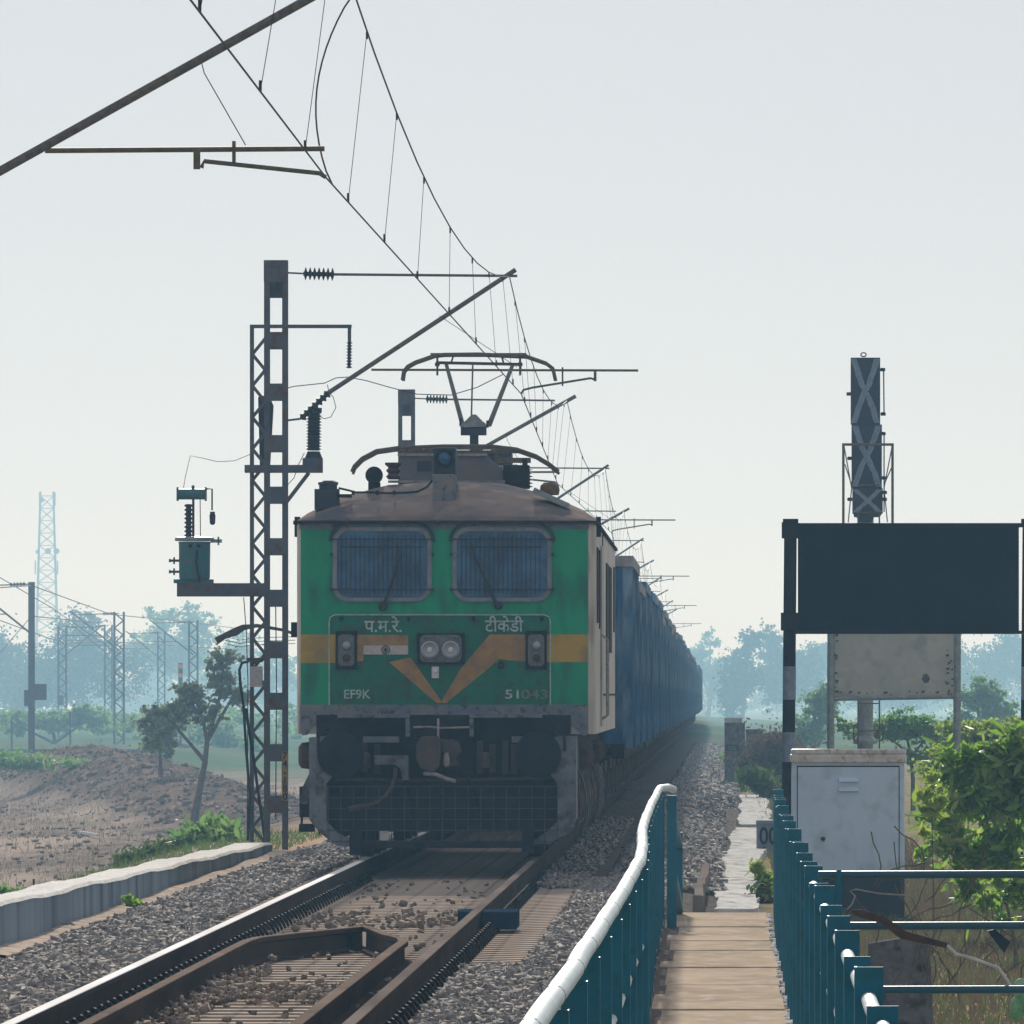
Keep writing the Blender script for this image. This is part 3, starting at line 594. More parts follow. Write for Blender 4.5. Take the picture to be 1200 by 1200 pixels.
# pantographs
def panto(y, folded):
    t = MB(); nme = 'pantograph'
    if folded:
        P = [(412, 553), (415, 546), (424, 537), (441, 528), (466, 524.5), (520, 522.5), (575, 522.5), (605, 526), (628, 534), (643, 543), (655, 552.5)]
        t.tube([(X2(a, y), y, Z2(bb, y)) for a, bb in P], .017, 7)
        t.tube([(X2(a, y), y+.35, Z2(bb+2, y)) for a, bb in P], .015, 7)
        bow = t.build(nme, 'tube', roof)
        q = MB()
        for px in (475, 500, 580): q.lathe((X2(px, y), y+.1, Z2(535, y)), [(.05, 0), (.07, .03), (.05, .06), (.03, .09)], 'z', 12)
        q.box(X2(466, y), X2(612, y), y+.05, y+.15, Z2(531, y), Z2(527.5, y)); q.build('pantograph_frame', 'tube', bow); q = MB(); q.box(X2(578, y), X2(620, y), y+.9, y+1.0, Z2(540, y), Z2(534, y)); q.build('pantograph_strut', 'tube', bow); return
    P = [(472, 446), (473.5, 436), (478, 430), (487, 425), (510, 417), (521, 416), (560, 415.5), (605, 417.5), (617, 418), (640, 426), (648, 432), (651, 446)]
    t.tube([(X2(a, y), y-.18, Z2(bb, y)) for a, bb in P], .020, 7); t.tube([(X2(a, y), y+.18, Z2(bb, y)) for a, bb in P], .020, 7)
    t.box(X2(505, y), X2(617, y), y-.19, y+.19, Z2(417.8, y), Z2(414.3, y)); bow = t.build(nme, 'tube', roof)
    q = MB(); q.tube([(X2(511, y), y, Z2(425, y)), (X2(610, y), y, Z2(427, y))], .018, 7)
    for px in (512.5, 609.5): q.tube([(X2(px, y), y, Z2(418, y)), (X2(px, y), y, Z2(440, y))], .014, 6); q.ball((X2(px, y), y, Z2(427, y)), .03, 8)
    q.tube([(X2(529, y), y, Z2(424, y)), (X2(531, y), y, Z2(418, y)), (X2(536, y), y, Z2(416, y))], .011, 5)
    q.tube([(X2(590, y), y, Z2(425, y)), (X2(588, y), y, Z2(418, y))], .011, 5); q.build('bow_linkage', 'tube', bow)
    q = MB()
    for a, c_ in ((523, 540), (601, 571)):
        q.tube([(X2(a, y), y, Z2(427, y)), (X2(c_+1, y), y+.5, Z2(497, y))], [.022, .030], 8)
    q.tube([(X2(554, y), y, Z2(428, y)), (X2(551, y), y+.5, Z2(494, y))], .010, 6); q.build('upper_arm', 'galv', bow)
    q = MB(); yy = y+.5; Pk = [(539, 500), (541, 497), (545, 494), (553, 486), (558, 486), (566, 494), (569, 496), (571, 501), (565, 500), (545, 501)]
    q.prism([(X2(a, yy), Z2(bb, yy)) for a, bb in Pk][::-1], yy-.1, yy+.12); q.build('knuckle_cover', 'galv', bow)
    q = MB(); q.box(X2(540, yy), X2(570, yy), yy-.05, yy+.12, Z2(510, yy), Z2(500.5, yy)); q.box(X2(550.5, yy), X2(560.5, yy), yy, yy+.12, Z2(532, yy), Z2(508, yy))
    q.box(X2(538.5, yy), X2(541, yy), yy-.1, yy+.1, Z2(499, yy), Z2(491, yy)); q.box(X2(570, yy), X2(572.5, yy), yy-.1, yy+.1, Z2(501, yy), Z2(493, yy))
    q.box(X2(500, yy), X2(600, yy), yy-.2, yy+.5, Z2(545, yy), Z2(531, yy)); q.build('lower_arm', 'darkblue', bow)
panto(LY+3.6, True); panto(LY+15.9, False)
# sides: door, windows, louvres, handrails (right side and left side)
for sg in (1, -1):
    xs_ = LX+sg*1.475
    def sbox(nme, m, y0, y1, z0, z1, t0=-.003, t1=.012, par=loco):
        q = MB(); a, c_ = xs_+sg*t0, xs_+sg*t1; q.box(min(a, c_), max(a, c_), LY+y0, LY+y1, z0, z1); return q.build(nme, m, par)
    sbox('cab_side_window', 'ink', 1.0, 2.1, 2.35, 3.10)
    sbox('cab_side_window', 'ink', 3.0, 3.6, 2.30, 3.10)
    sbox('cab_door', 'cream', 4.2, 5.0, 1.30, 3.16, -.003, .02)
    q = MB()
    for yy in (LY+4.0, LY+5.15): q.tube([(xs_+sg*.02, yy, 1.38), (xs_+sg*.07, yy, 1.42), (xs_+sg*.07, yy, 2.20), (xs_+sg*.02, yy, 2.24)], .014, 6)
    q.build('handrail', 'edge', loco)
    sbox('louvre', 'ink', 9.2, 11.5, 2.1, 3.05); sbox('louvre', 'ink', 12.4, 14.5, 2.1, 3.05)
    sbox('side_groove', 'black', 5.8, 5.9, 1.3, 3.3); sbox('side_groove', 'black', 5.9, 18.9, 1.62, 1.64)
    sbox('cab_side_window', 'ink', 16.8, 17.6, 2.35, 3.1)
for B_ in ((LX-1.56, LX-1.475, LY+.8, LY+.9, 2.2, 2.35), (LX-1.53, LX-1.475, LY+.9, LY+1.0, 3.2, 3.4), (LX+1.475, LX+1.52, LY+.9, LY+1.0, 3.2, 3.4)): q = MB(); q.box(*B_); q.build('side_fitting', 'black', loco)
# underframe and headstock
b = MB(); b.box(LX-1.28, LX+1.28, LY+.05, LY+18.9, .72, 1.30); b.build('underframe', 'black', loco)
b = MB(); b.box(X(372), X(670), LY-.02, LY+.10, .80, 1.43); hs_ = b.build('headstock', 'black', loco)
for (x0, x1, y_) in ((398, 482, 836.5), (552, 637, 836.5)):
    q = MB(); q.box(X(x0), X(x1), LY-.30, LY-.01, Z(841), Z(836.8)); xa = X(x1)-.04 if x0 < 500 else X(x0)
    q.box(xa, xa+.04, LY-.28, LY-.03, Z(863), Z(842)); xb = X(x0)+.25 if x0 < 500 else X(x1)-.30
    q.box(xb, xb+.35, LY-.25, LY-.02, Z(870), Z(863)); q.build('front_step', 'frontgrey', loco)
# buffers
for cx in (402.5, 632.5):
    c = (X(cx), LY, Z(884)); q = MB()
    q.lathe(c, [(.10, .1), (.12, -.10), (.12, -.35), (.09, -.36), (.09, -.50)], 'y', 22); q.box(c[0]-.2, c[0]+.2, LY-.06, LY, c[2]-.2, c[2]+.2); bf = q.build('buffer', 'black', loco)
    q = MB(); q.lathe(c, [(.05, -.49), (.225, -.50), (.23, -.53), (.20, -.545), (.05, -.555)], 'y', 36); q.build('buffer_face', 'blackpaint', bf)
# coupler
cx = X(512)
q = MB(); q.prism([(X(491), Z(872)), (X(497), Z(863)), (X(517), Z(862)), (X(520), Z(872)), (X(518), Z(898)), (X(510), Z(905)), (X(496), Z(900)), (X(491), Z(888))][::-1], LY-.62, LY-.25); cp = q.build('coupler', 'bogie', loco, bevel=.012)
q = MB(); q.prism([(X(519), Z(868)), (X(540), Z(868)), (X(543), Z(880)), (X(538), Z(888)), (X(541), Z(896)), (X(524), Z(900))][::-1], LY-.50, LY-.2); q.box(X(500), X(534), LY-.3, LY+.0, Z(896), Z(866)); q.build('coupler_knuckle', 'bogie', cp, bevel=.01)
q = MB(); q.tube([(X(516.5), LY-.55, Z(842)), (X(516.5), LY-.6, Z(868))], .013, 6); q.tube([(X(487), LY-.4, Z(852)), (X(505), LY-.45, Z(851.5)), (X(520), LY-.45, Z(853)), (X(552), LY-.4, Z(852))], .011, 6); q.build('uncoupling_rod', 'edge', cp)
q = MB(); q.lathe((X(526), LY-.55, Z(898)), [(.02, 0), (.035, .03), (.03, .10), (.02, .14)], 'z', 10); q.tube([(X(500), LY-.55, Z(906)), (X(514), LY-.6, Z(907)), (X(526), LY-.6, Z(912)), (X(536), LY-.55, Z(915))], .02, 7); q.build('coupler_chain', 'edge', cp)
# bracket and hoses
q = MB(); q.prism([(X(441), Z(885)), (X(481.5), Z(885)), (X(481.5), Z(914)), (X(474), Z(914)), (X(472), Z(901)), (X(466), Z(896)), (X(441), Z(896))][::-1], LY-.38, LY-.15); q.build('hose_bracket', 'skirt', loco, bevel=.006)
q = MB(); P = [(466, 899), (466, 910), (462, 922), (455, 932), (446, 939), (436, 943), (425, 945), (412, 948)]
q.tube([(X(x), LY-.45-.01*i, Z(y)) for i, (x, y) in enumerate(P)], [.02]*5+[.022, .034, .034], 8); q.build('brake_hose', 'bogie', loco)
q = MB(); q.tube([(X(x), LY-.35, Z(y)) for x, y in ((478, 914), (479, 928), (483, 944), (489, 958))], .02, 8); q.build('brake_hose', 'black', loco)
q = MB(); q.tube([(X(x), LY-.3, Z(y)) for x, y in ((540, 905), (552, 912), (560, 930), (566, 950))], .018, 8); q.tube([(X(376), LY-.5, Z(880)), (X(377), LY-.5, Z(860)), (X(382), LY-.5, Z(855)), (X(388), LY-.3, Z(855))], .014, 7); q.tube([(X(664), LY-.5, Z(880)), (X(663), LY-.5, Z(860)), (X(656), LY-.5, Z(854))], .014, 7); q.build('hose', 'black', loco)
q = MB()
for k, x in enumerate((425, 440, 560, 575, 590, 600)): q.box(X(x), X(x+7), LY-.10, LY-.03, Z(905+3*(k%3)), Z(868+4*(k % 2)))
for x in (430, 570): q.lathe((X(x), LY-.2, Z(900)), [(.06, 0), (.06, .12), (.03, .16)], 'z', 14)
q.tube([(X(395), LY-.12, Z(913)), (X(460), LY-.16, Z(914)), (X(560), LY-.12, Z(914)), (X(650), LY-.12, Z(911))], .02, 7); q.build('front_fitting', 'bogie', loco)
# skirts and obstacle guard
P = [(365.5, 864), (386, 862), (400, 870), (400, 900), (386, 918), (386, 962), (399, 975), (417, 985), (417, 992), (398, 990), (378, 975), (366, 960)]
q = MB(); q.prism([(X(x), Z(y)) for x, y in P][::-1], LY-.50, LY-.44); q.build('skirt', 'skirt', loco)
P = [(677, 862), (655, 862), (642, 870), (642, 900), (655, 918), (655, 962), (643, 974), (627, 984), (627, 990), (640, 990), (662, 979), (674, 970), (677, 960)]
q = MB(); q.prism([(X(x), Z(y)) for x, y in P], LY-.50, LY-.44); q.box(X(674.5), X(677), LY-.44, LY+.6, Z(960), Z(862)); q.build('skirt', 'skirt', loco)
q = MB()
for k in range(19): xx = 388+15*k*.99; q.tube([(X(xx), LY-.52, Z(921)), (X(xx), LY-.52, Z(985))], .0045, 5)
for k in range(6): yy = 921+12.8*k; q.tube([(X(386), LY-.52, Z(yy)), (X(656), LY-.52, Z(yy))], .0045, 5)
q.build('guard_mesh', 'meshwire', loco)
q = MB(); q.box(X(418), X(625), LY-.54, LY-.50, Z(993), Z(985)); q.box(X(413), X(427), LY-.56, LY-.46, Z(1001), Z(972)); q.box(X(614), X(628), LY-.56, LY-.46, Z(998), Z(972))
q.box(X(518), X(521), LY-.53, LY-.50, Z(985), Z(915)); q.build('guard_bar', 'black', loco)
q = MB()
for k in range(5): q.tube([(X(630+2*k), LY-.5, Z(988)), (X(630.5+2*k), LY-.5, Z(1001))], .006, 4)
q.build('rail_brush', 'ink', loco)
b = MB(); b.box(X(386), X(655), LY-.12, LY+.5, .28, .85); b.build('front_sill', 'black', loco)
q = MB(); q.box(X(448), X(458.5), LY-.515, LY-.50, Z(984), Z(973)); q.build('card', 'whitedirty', loco)
# left side fittings seen against the haze
q = MB(); c = (X(357), LY+1.0, Z(886)); q.lathe((c[0]-.09, c[1], c[2]), [(.09, 0), (.13, .03), (.14, .14), (.13, .2)], 'x', 18); q.build('air_reservoir', 'rustbrown', loco)
q = MB(); q.prism([(X(366), Z(904)), (X(382), Z(905)), (X(380), Z(912)), (X(366), Z(925)), (X(362), Z(942)), (X(353), Z(941)), (X(358), Z(920))], LY-.3, LY-.15); q.build('sandbox_bracket', 'skirt', loco)
q = MB(); q.box(X(351), X(366), LY+.2, LY+.7, Z(958), Z(922)); q.box(X(351), X(368), LY+.1, LY+.5, Z(975), Z(966)); q.tube([(X(354), LY+.1, Z(966)), (X(355), LY+.1, Z(950))], .012, 5); q.build('sandbox', 'black', loco)
# bogies
for y0 in (1.3, 11.9):
    q = MB()
    for sg in (-1, 1):
        xx = LX+sg*1.12; q.box(xx-.07, xx+.07, LY+y0, LY+y0+5.6, .55, .85)
        for k in range(3): q.box(xx-.12*1+sg*.05, xx+.12+sg*.05, LY+y0+.55+k*1.95, LY+y0+.95+k*1.95, .35, .78)
    bo = q.build('bogie', 'bogie', loco)
    for k in range(3):
        w_ = MB(); yy = LY+y0+.75+k*1.95
        for sg in (-1, 1): w_.lathe((LX+sg*.845, yy, .546), [(.546, -.065), (.546, .045), (.575 if sg < 0 else .546, .065)] if False else [(.50, -.07), (.546, -.065), (.546, .065), (.50, .07)], 'x', 30)
        w_.tube([(LX-.9, yy, .546), (LX+.9, yy, .546)], .09, 10); w_.build('wheelset', 'black', bo)
        for sg in (-1, 1):
            a = MB(); a.lathe((LX+sg*1.20, yy, .546), [(.12, -.06), (.14, 0), (.13, .10), (.05, .13)] if sg > 0 else [(.05, -.13), (.13, -.10), (.14, 0), (.12, .06)], 'x', 16)
            a.build('axle_box', 'rustbrown', bo)
    a = MB()
    for sg in (-1, 1):
        for k in range(8):
            yy = LY+y0+.15+k*.72; xx = LX+sg*1.30
            a = MB(); a.tube([(xx-.06*sg, yy, .95), (xx+.02*sg, yy, .80), (xx+.06*sg, yy+.03, .62), (xx+.06*sg, yy+.05, .40), (xx, yy+.08, .22)], .009, 5); a.build('brake_rod', 'skirt' if k % 2 else 'bogie', bo)
    a = MB()
    for sg in (-1, 1):
        for k in (0, 1, 2): a.lathe((LX+sg*1.22, LY+y0+1.75+k*1.7, .98), [(.13, -.14), (.16, -.12), (.16, .12), (.13, .14)], 'y', 16)
        a.box(LX+sg*1.1-.04, LX+sg*1.1+.04, LY+y0+.1, LY+y0+5.3, .20, .28)
    a.build('brake_cylinder', 'rustbrown', bo)
q = MB(); q.box(LX-1.2, LX+1.2, LY+7.4, LY+11.4, .35, .95); q.build('transformer_tank', 'black', loco)

# ------------------------------------------------------------------ wagons
WL = 10.72
def make_wagon(y0, m, rimmat, hgt, near):
    cx = curve_x(y0); dz = drop(y0)
    t = thing('goods_wagon', (cx, y0, dz), 'blue open goods wagon', 'wagon', 'blue open wagons of the goods train')
    H = hgt+dz; b = MB(); W = 1.53; y1 = y0+9.8
    b.box(cx-W, cx-W+.03, y0, y1, 1.05+dz, H); b.box(cx+W-.03, cx+W, y0, y1, 1.05+dz, H)
    b.box(cx-W+.03, cx+W-.03, y0, y0+.03, 1.05+dz, H-.005); b.box(cx-W+.03, cx+W-.03, y1-.03, y1, 1.05+dz, H-.005); b.box(cx-W+.03, cx+W-.03, y0+.03, y1-.03, 1.05+dz, 1.2+dz)
    for sg in (-1, 1):
        for k in range(11):
            yy = y0+.0+k*.965; a, c = cx+sg*W, cx+sg*(W+(.12 if k % 3 == 0 else .07)); b.box(min(a, c), max(a, c), yy, yy+.12, 1.0+dz, H-.1)
    for k in range(7):
        xx = cx-1.45+k*.46; b.box(xx, xx+.09, y0-.07, y0-.0, 1.05+dz, H-.1)
    wb = b.build('wagon_body', m, t); wb.data.materials.append(M['wagon_rib']); wb.data.polygons.foreach_set('material_index', [1 if 30 <= q_ < 162 else 0 for q_ in range(len(wb.data.polygons))])
    r = MB()
    for sg in (-1, 1): a, c = cx+sg*(W-.04), cx+sg*(W+.125); r.box(min(a, c), max(a, c), y0-.02, y1+.02, H-.098, H+.03)
    r.box(cx-W+.04, cx+W-.04, y0-.08, y0+.05, H-.098, H+.028); r.box(cx-W+.04, cx+W-.04, y1-.05, y1+.06, H-.098, H+.028); r.build('top_rim', rimmat, t)
    s_ = MB()
    for sg in (-1, 1): a, c = cx+sg*(W-.12), cx+sg*(W+.02); s_.box(min(a, c), max(a, c), y0-.2, y1+.2, .88+dz, 1.05+dz)
    s_.box(cx-.2, cx+.2, y0-.45, y1+.45, .85+dz, 1.04+dz); s_.build('underframe', 'black', t)
    if near:
        l = MB()
        for k in (1, 3, 6, 8):
            for sg in (-1, 1):
                xx = cx+sg*(W+.03)
                l.box(xx-.03, xx+.045, y0+k*.965+.25, y0+k*.965+.85, 1.1+dz, 1.62+dz)
        l.build('door', 'wagon2', t)
        l = MB(); l.tube([(cx+W+.1, y0+9.6, 1.1+dz), (cx+W+.1, y0+9.6, 2.4+dz)], .018, 5); l.build('grab_rail', 'wagon2', t); 
    for yb in (y0+1.0, y0+6.9):
        g = MB()
        for sg in (-1, 1):
            xx = cx+sg*1.1; g.prism([(xx-.09, .42+dz), (xx+.09, .42+dz), (xx+.09, .78+dz), (xx-.09, .78+dz)], yb+.1, yb+1.9)
            for q_ in (.0, 2.0): g.lathe((cx+sg*.845, yb+q_, .5+dz), [(.46, -.06), (.5, -.05), (.5, .05), (.46, .06)], 'x', 20)
            for q_ in (.0, 2.0): g.box(xx-.07+.04*sg, xx+.07+.06*sg, yb+q_-.15, yb+q_+.15, .35+dz, .65+dz)
        g.box(cx-1.0, cx+1.0, yb+.8, yb+1.2, .45+dz, .8+dz); g.build('bogie', 'bogie', t)
    return t
ordn = ['first', 'second', 'third', 'fourth', 'fifth', 'sixth', 'seventh', 'eighth', 'ninth', 'tenth', 'eleventh', 'twelfth']
y = 121.6
protos = [make_wagon(y, 'wagon', 'rim', 3.26, True)]
protos[0]['label'] = 'blue open goods wagon coupled directly behind the locomotive'
pk = [kidmap(protos[0])]
p2 = make_wagon(y+WL, 'wagon2', 'rim', 3.08, True); protos.append(p2); pk.append(kidmap(p2))
p3 = make_wagon(y+2*WL, 'wagon', 'wagon2', 3.20, False); protos.append(p3); pk.append(kidmap(p3))
p2['label'] = 'second blue open goods wagon, lower and more faded than the first'
p3['label'] = 'third blue open goods wagon of the train, without a pale rim'
seq = [0, 1, 2]
for i in range(3, 62):
    k = rnd.choice([0, 1, 2, 2]); src = protos[k]; yy = y+i*WL
    c = copy_tree(src, pk[k]); c.location = (curve_x(yy), yy, drop(yy)+(drop(0)))
    c.rotation_euler.z = math.atan(-(curve_x(yy+5)-curve_x(yy-5))/10); c.scale = (1+rnd.uniform(-.008, .012), 1, 1+rnd.uniform(-.025, .02))
    c['label'] = ('%s blue open goods wagon counted back from the locomotive' % ordn[i]) if i < 12 else 'hazy blue goods wagon far down the long train'

# ------------------------------------------------------------------ overhead line
SPAN = 54.6; Y1 = 76.6; MX = -5.69
def insulator(b, p0, p1, r0, r1, n=8, seg=12):
    p0, p1 = Vector(p0), Vector(p1); pts = [p0]; rs = [r0]
    for k in range(n):
        for f_, r_ in ((.15, r0), (.45, r1), (.6, r1*.9), (.85, r0)):
            pts.append(p0.lerp(p1, (k+f_)/n)); rs.append(r_)
    b.tube(pts, rs, seg)
def mast_geo(i):
    y = Y1+SPAN*i; dz = drop(y); return y, dz
def stag(i): return -2.95 if i % 2 == 0 else -2.55
def make_mast(i, name='overhead_line_mast'):
    MX = -6.55 if i == 0 else -5.69
    y, dz = mast_geo(i); ext = i % 2 == 1; sx = stag(i)
    near = i <= 3; far = i > 6
    if i == 0: lab = 'nearest catenary bracket reaching in from the upper left corner'
    elif i == 1: lab = 'grey battened steel mast left of the locomotive carrying a cantilever bracket'
    elif i == 2: lab = 'grey steel mast showing above the locomotive roof beside the raised pantograph'
    else: lab = '%s overhead line mast along the train with its slanting bracket' % ordn[i]
    t = thing(name, (MX, y, -.45+dz), lab, 'mast', 'overhead line masts along the train')
    b = MB()
    for sx_ in (-1, 1):
        xx = MX+sx_*.115
        b.box(xx-.035, xx+.035, y-.075, y-.065, -.45+dz, 7.2+dz); b.box(xx-.035, xx+.035, y+.065, y+.075, -.45+dz, 7.2+dz)
        xo = MX+sx_*.148; b.box(xo-.005, xo+.005, y-.064, y+.064, -.45+dz, 7.2+dz)
    zz = 6.95
    b.box(MX-.155, MX+.155, y-.085, y-.076, 6.93+dz, 7.21+dz)
    while zz > -.3:
        b.box(MX-.15, MX+.15, y-.084, y-.076, zz-.22+dz, zz+dz) if zz < 6.9 else None
        b.box(MX-.15, MX+.15, y+.076, y+.084, zz-.22+dz, zz+dz); zz -= .66
    b.build('mast_column', 'mast', t)
    def P(x, z, yy=0): return (x, y+yy, z+dz)
    c = MB(); c.tube([P(MX+.7, 7.03), P(sx-.05, 7.01)], .019, 6); c.tube([P(MX+.15, 7.05), P(MX+.35, 7.04)], .012, 5); c.build('stay_tube', 'tube', t)
    d = MB()
    if ext: d.tube([P(MX+.62, 5.48), P(-2.62, 7.09)], .030, 8)
    else: d.tube([P(-5.38, 5.55) if i else P(-5.9, 5.26), P(-2.62, 7.09)], .034, 8)
    d.tube([P(MX+.15, 5.16), P(MX+.32, 5.18)], .014, 5); d.build('bracket_tube', 'tube', t)
    r_ = MB()
    if ext:
        r_.tube([P(-4.47, 5.81), P(-1.05, 5.80)], .017, 7)
        r_.box(-1.62, -1.585, y-.02, y+.02, 5.66+dz, 5.80+dz); r_.tube([P(-2.02, 5.84), P(-2.02, 5.6)], .012, 5)
    else:
        r_.tube([P(-5.05, 5.70), P(-2.96, 5.715)], .021, 7)
        r_.box(-3.94, -3.89, y-.02, y+.02, 5.56+dz, 5.71+dz); r_.box(-3.65, -3.625, y-.03, y+.03, 5.61+dz, 5.77+dz)
    r_.build('register_arm', 'olive', t)
    s_ = MB()
    if ext: s_.tube([P(-1.60, 5.68), P(-1.66, 5.70), P(-2.40, 5.58), P(-2.52, 5.55), P(-2.55, 5.5)], .016, 6)
    else: s_.tube([P(-3.88, 5.57), P(-3.86, 5.62), P(-3.0, 5.53), P(-2.95, 5.5)], .019, 6)
    s_.build('steady_arm', 'olive', t)
    if not far:
        n_ = MB(); insulator(n_, P(MX+.35, 7.04), P(MX+.75, 7.03), .03, .085, 7)
        n_.build('insulator', 'porcelain', t)
        n_ = MB(); insulator(n_, P(MX+.32, 5.18), P(MX+.68, 5.52) if ext else (P(-5.36, 5.5) if i else P(-5.88, 5.25)), .028, .06, 7); n_.build('insulator', 'porcelain', t)
        w_ = MB()
        if not ext: w_.tube([P(-3.88, 6.36), P(-3.86, 6.28), P(-3.55, 5.74)], .004, 4)
        else: w_.tube([P(-3.6, 6.5), P(-2.6, 5.84)], .004, 4)
        w_.build('drop_wire', 'wire', t)
    return t
masts = [make_mast(i) for i in range(0, 11)]
# number plate on the second mast's leg
y, dz = mast_geo(1)
q = MB(); q.box(MX+.075, MX+.158, y-.100, y-.087, .27, .90); np_ = q.build('number_plate', 'yellow', masts[1]); np_['label'] = 'yellow number plate with stacked black digits'
for k, s_ in enumerate(['7', '4', '-', '1', '8', '0']): text_mesh('digit', s_, .12, 'ink', np_, MX+.117, y-.104, .81-.105*k)

wt = thing('overhead_wires', (TC, Y1, 5.5), 'contact wire and catenary wire with droppers running above the train', 'wire')
def cat_pt(i, f_):
    y0, d0 = mast_geo(i); y1_, d1 = mast_geo(i+1)
    x = -2.78*(1-f_)+(-2.70)*f_ if i % 2 == 0 else -2.70*(1-f_)+(-2.78)*f_
    return Vector((x, y0+(y1_-y0)*f_, 7.0-4*.62*f_*(1-f_)+d0*(1-f_)+d1*f_))
def con_pt(i, f_):
    y0, d0 = mast_geo(i); y1_, d1 = mast_geo(i+1); return Vector((stag(i)*(1-f_)+stag(i+1)*f_ if i >= 0 else -2.95, y0+(y1_-y0)*f_, 5.5+d0*(1-f_)+d1*f_))
cw = MB(); pts = [con_pt(-1, .3+.7*k/3) for k in range(3)]+[con_pt(i, 0) for i in range(0, 10)]; cw.tube(pts, .0072, 5); cw.build('contact_wire', 'wire', wt)
cw = MB(); pts = [cat_pt(i, k/10) for i in range(-1, 10) for k in range(10) if not (i == -1 and k < 4)]; cw.tube(pts, .0075, 5); cw.build('catenary_wire', 'wire', wt)
for i in range(-1, 6):
    for f_ in (.07, .2, .34, .5, .66, .8, .93):
        if i == -1 and f_ < .6: continue
        a, c = cat_pt(i, f_), con_pt(i, f_); d = MB(); d.tube([a, c], .0028, 4); d.tube([c, c+Vector((0, 0, .07))], .010, 4); d.tube([a-Vector((0, 0, .06)), a], .009, 4); d.build('dropper', 'wire', wt)
j = MB(); a, c = cat_pt(0, .02), con_pt(0, .02); j.tube([a.lerp(c, q_/14)+Vector((-.20*math.sin(math.pi*q_/14)**.8, 0, 0)) for q_ in range(15)], .007, 5); j.build('jumper', 'wire', wt)

# transformer mast (lattice) behind the second mast
y = 133.2; s3 = F/y
def X3(px): return (px-VX)*y/F
def Z3(py): return CZ+(VY-py)*y/F
tm = thing('transformer_mast', (X3(301), y, -.45), 'lattice steel mast with a service bracket standing left of the battened mast', 'mast')
b = MB(); b.box(X3(293), X3(297.5), y-.06, y+.06, -.45, Z3(381)); b.box(X3(310), X3(314), y-.06, y+.06, -.45, Z3(381))
zz = -.3; k = 0
while zz < Z3(385)-.2:
    x0, x1 = (X3(296), X3(311)) if k % 2 else (X3(311), X3(296)); b.bar((x0, y-.05, zz), (x1, y-.05, zz+.205), .042, .012, up=(0,1,0)); zz += .205; k += 1
b.build('mast_column', 'mast', tm)
b = MB(); b.box(X3(293), X3(412), y-.05, y+.05, Z3(384.5), Z3(380.5)); b.box(X3(407.5), X3(411.5), y-.03, y+.03, Z3(400), Z3(384.5)); b.build('top_arm', 'mast', tm)
b = MB(); insulator(b, (X3(409.5), y, Z3(400)), (X3(409), y, Z3(432)), .02, .042, 9); b.build('insulator', 'porcelain', tm)
b = MB(); b.box(X3(287), X3(378), y-.12, y+.12, Z3(554), Z3(545)); b.box(X3(355), X3(378), y-.13, y+.13, Z3(545), Z3(537)); b.bar((X3(362), y, Z3(554)), (X3(336), y, Z3(588)), .05); b.build('isolator_bracket', 'mast', tm)
b = MB(); insulator(b, (X3(367.5), y, Z3(528)), (X3(368), y, Z3(482)), .075, .105, 13); b.lathe((X3(367.5), y, Z3(538)), [(.12, 0), (.08, .10)], 'z', 12); b.box(X3(361), X3(377), y-.05, y+.05, Z3(483), Z3(478)); b.build('insulator', 'porcelain', tm)
b = MB(); b.box(X3(208), X3(313), y-.16, y+.16, Z3(699), Z3(683.5)); b.build('transformer_bracket', 'mast', tm)
b = MB(); b.prism([(X3(302), Z3(465)), (X3(314), Z3(462)), (X3(320), Z3(475)), (X3(316), Z3(545)), (X3(304), Z3(545))][::-1], y+.1, y+.2); b.build('switch_arm', 'darkblue', tm)
b = MB(); b.box(X3(293.5), X3(308), y-.2, y-.07, Z3(805), Z3(781)); bx_ = b.build('switch_box', 'whitedirty', tm)
b = MB(); b.lathe((X3(300), y-.1, Z3(778)), [(.02, 0), (.10, .03), (.125, .075), (.12, .08)], 'z', 16); b.build('box_hood', 'rustbrown', tm)
b = MB(); P = [(291, 985), (293, 930), (289, 880), (286, 830), (282, 800), (281, 785), (284, 777), (292, 775)]
b.tube([(X3(x), y-.1, Z3(yy)) for x, yy in P], .02, 6); b.tube([(X3(x), y-.05, Z3(yy)) for x, yy in ((311, 985), (303, 930), (296, 880), (288, 830))], .022, 6)
b.tube([(X3(x), y-.1, Z3(yy)) for x, yy in ((286, 700), (289, 740), (291, 800), (290, 985))], .006, 4); b.tube([(X3(x), y, Z3(yy)) for x, yy in ((323, 700), (324, 800), (323, 960))], .007, 4); b.build('cable', 'black', tm)
b = MB(); P = [(252, 751), (262, 745), (275, 740), (284, 735), (292, 734), (300, 733), (330, 738), (348, 744)]
b.tube([(X3(x), y+.3, Z3(yy)) for x, yy in P], [.05, .04, .055, .04, .03, .025, .02, .02], 7); b.build('bent_arm', 'mast', tm)
b = MB()
for k in range(3): b.tube([(X3(x), y+.3, Z3(yy+k*4)) for x, yy in ((262, 746), (280, 750), (292, 748), (310, 747), (345, 746))], .004, 4)
b.build('slack_wire', 'wire', tm)
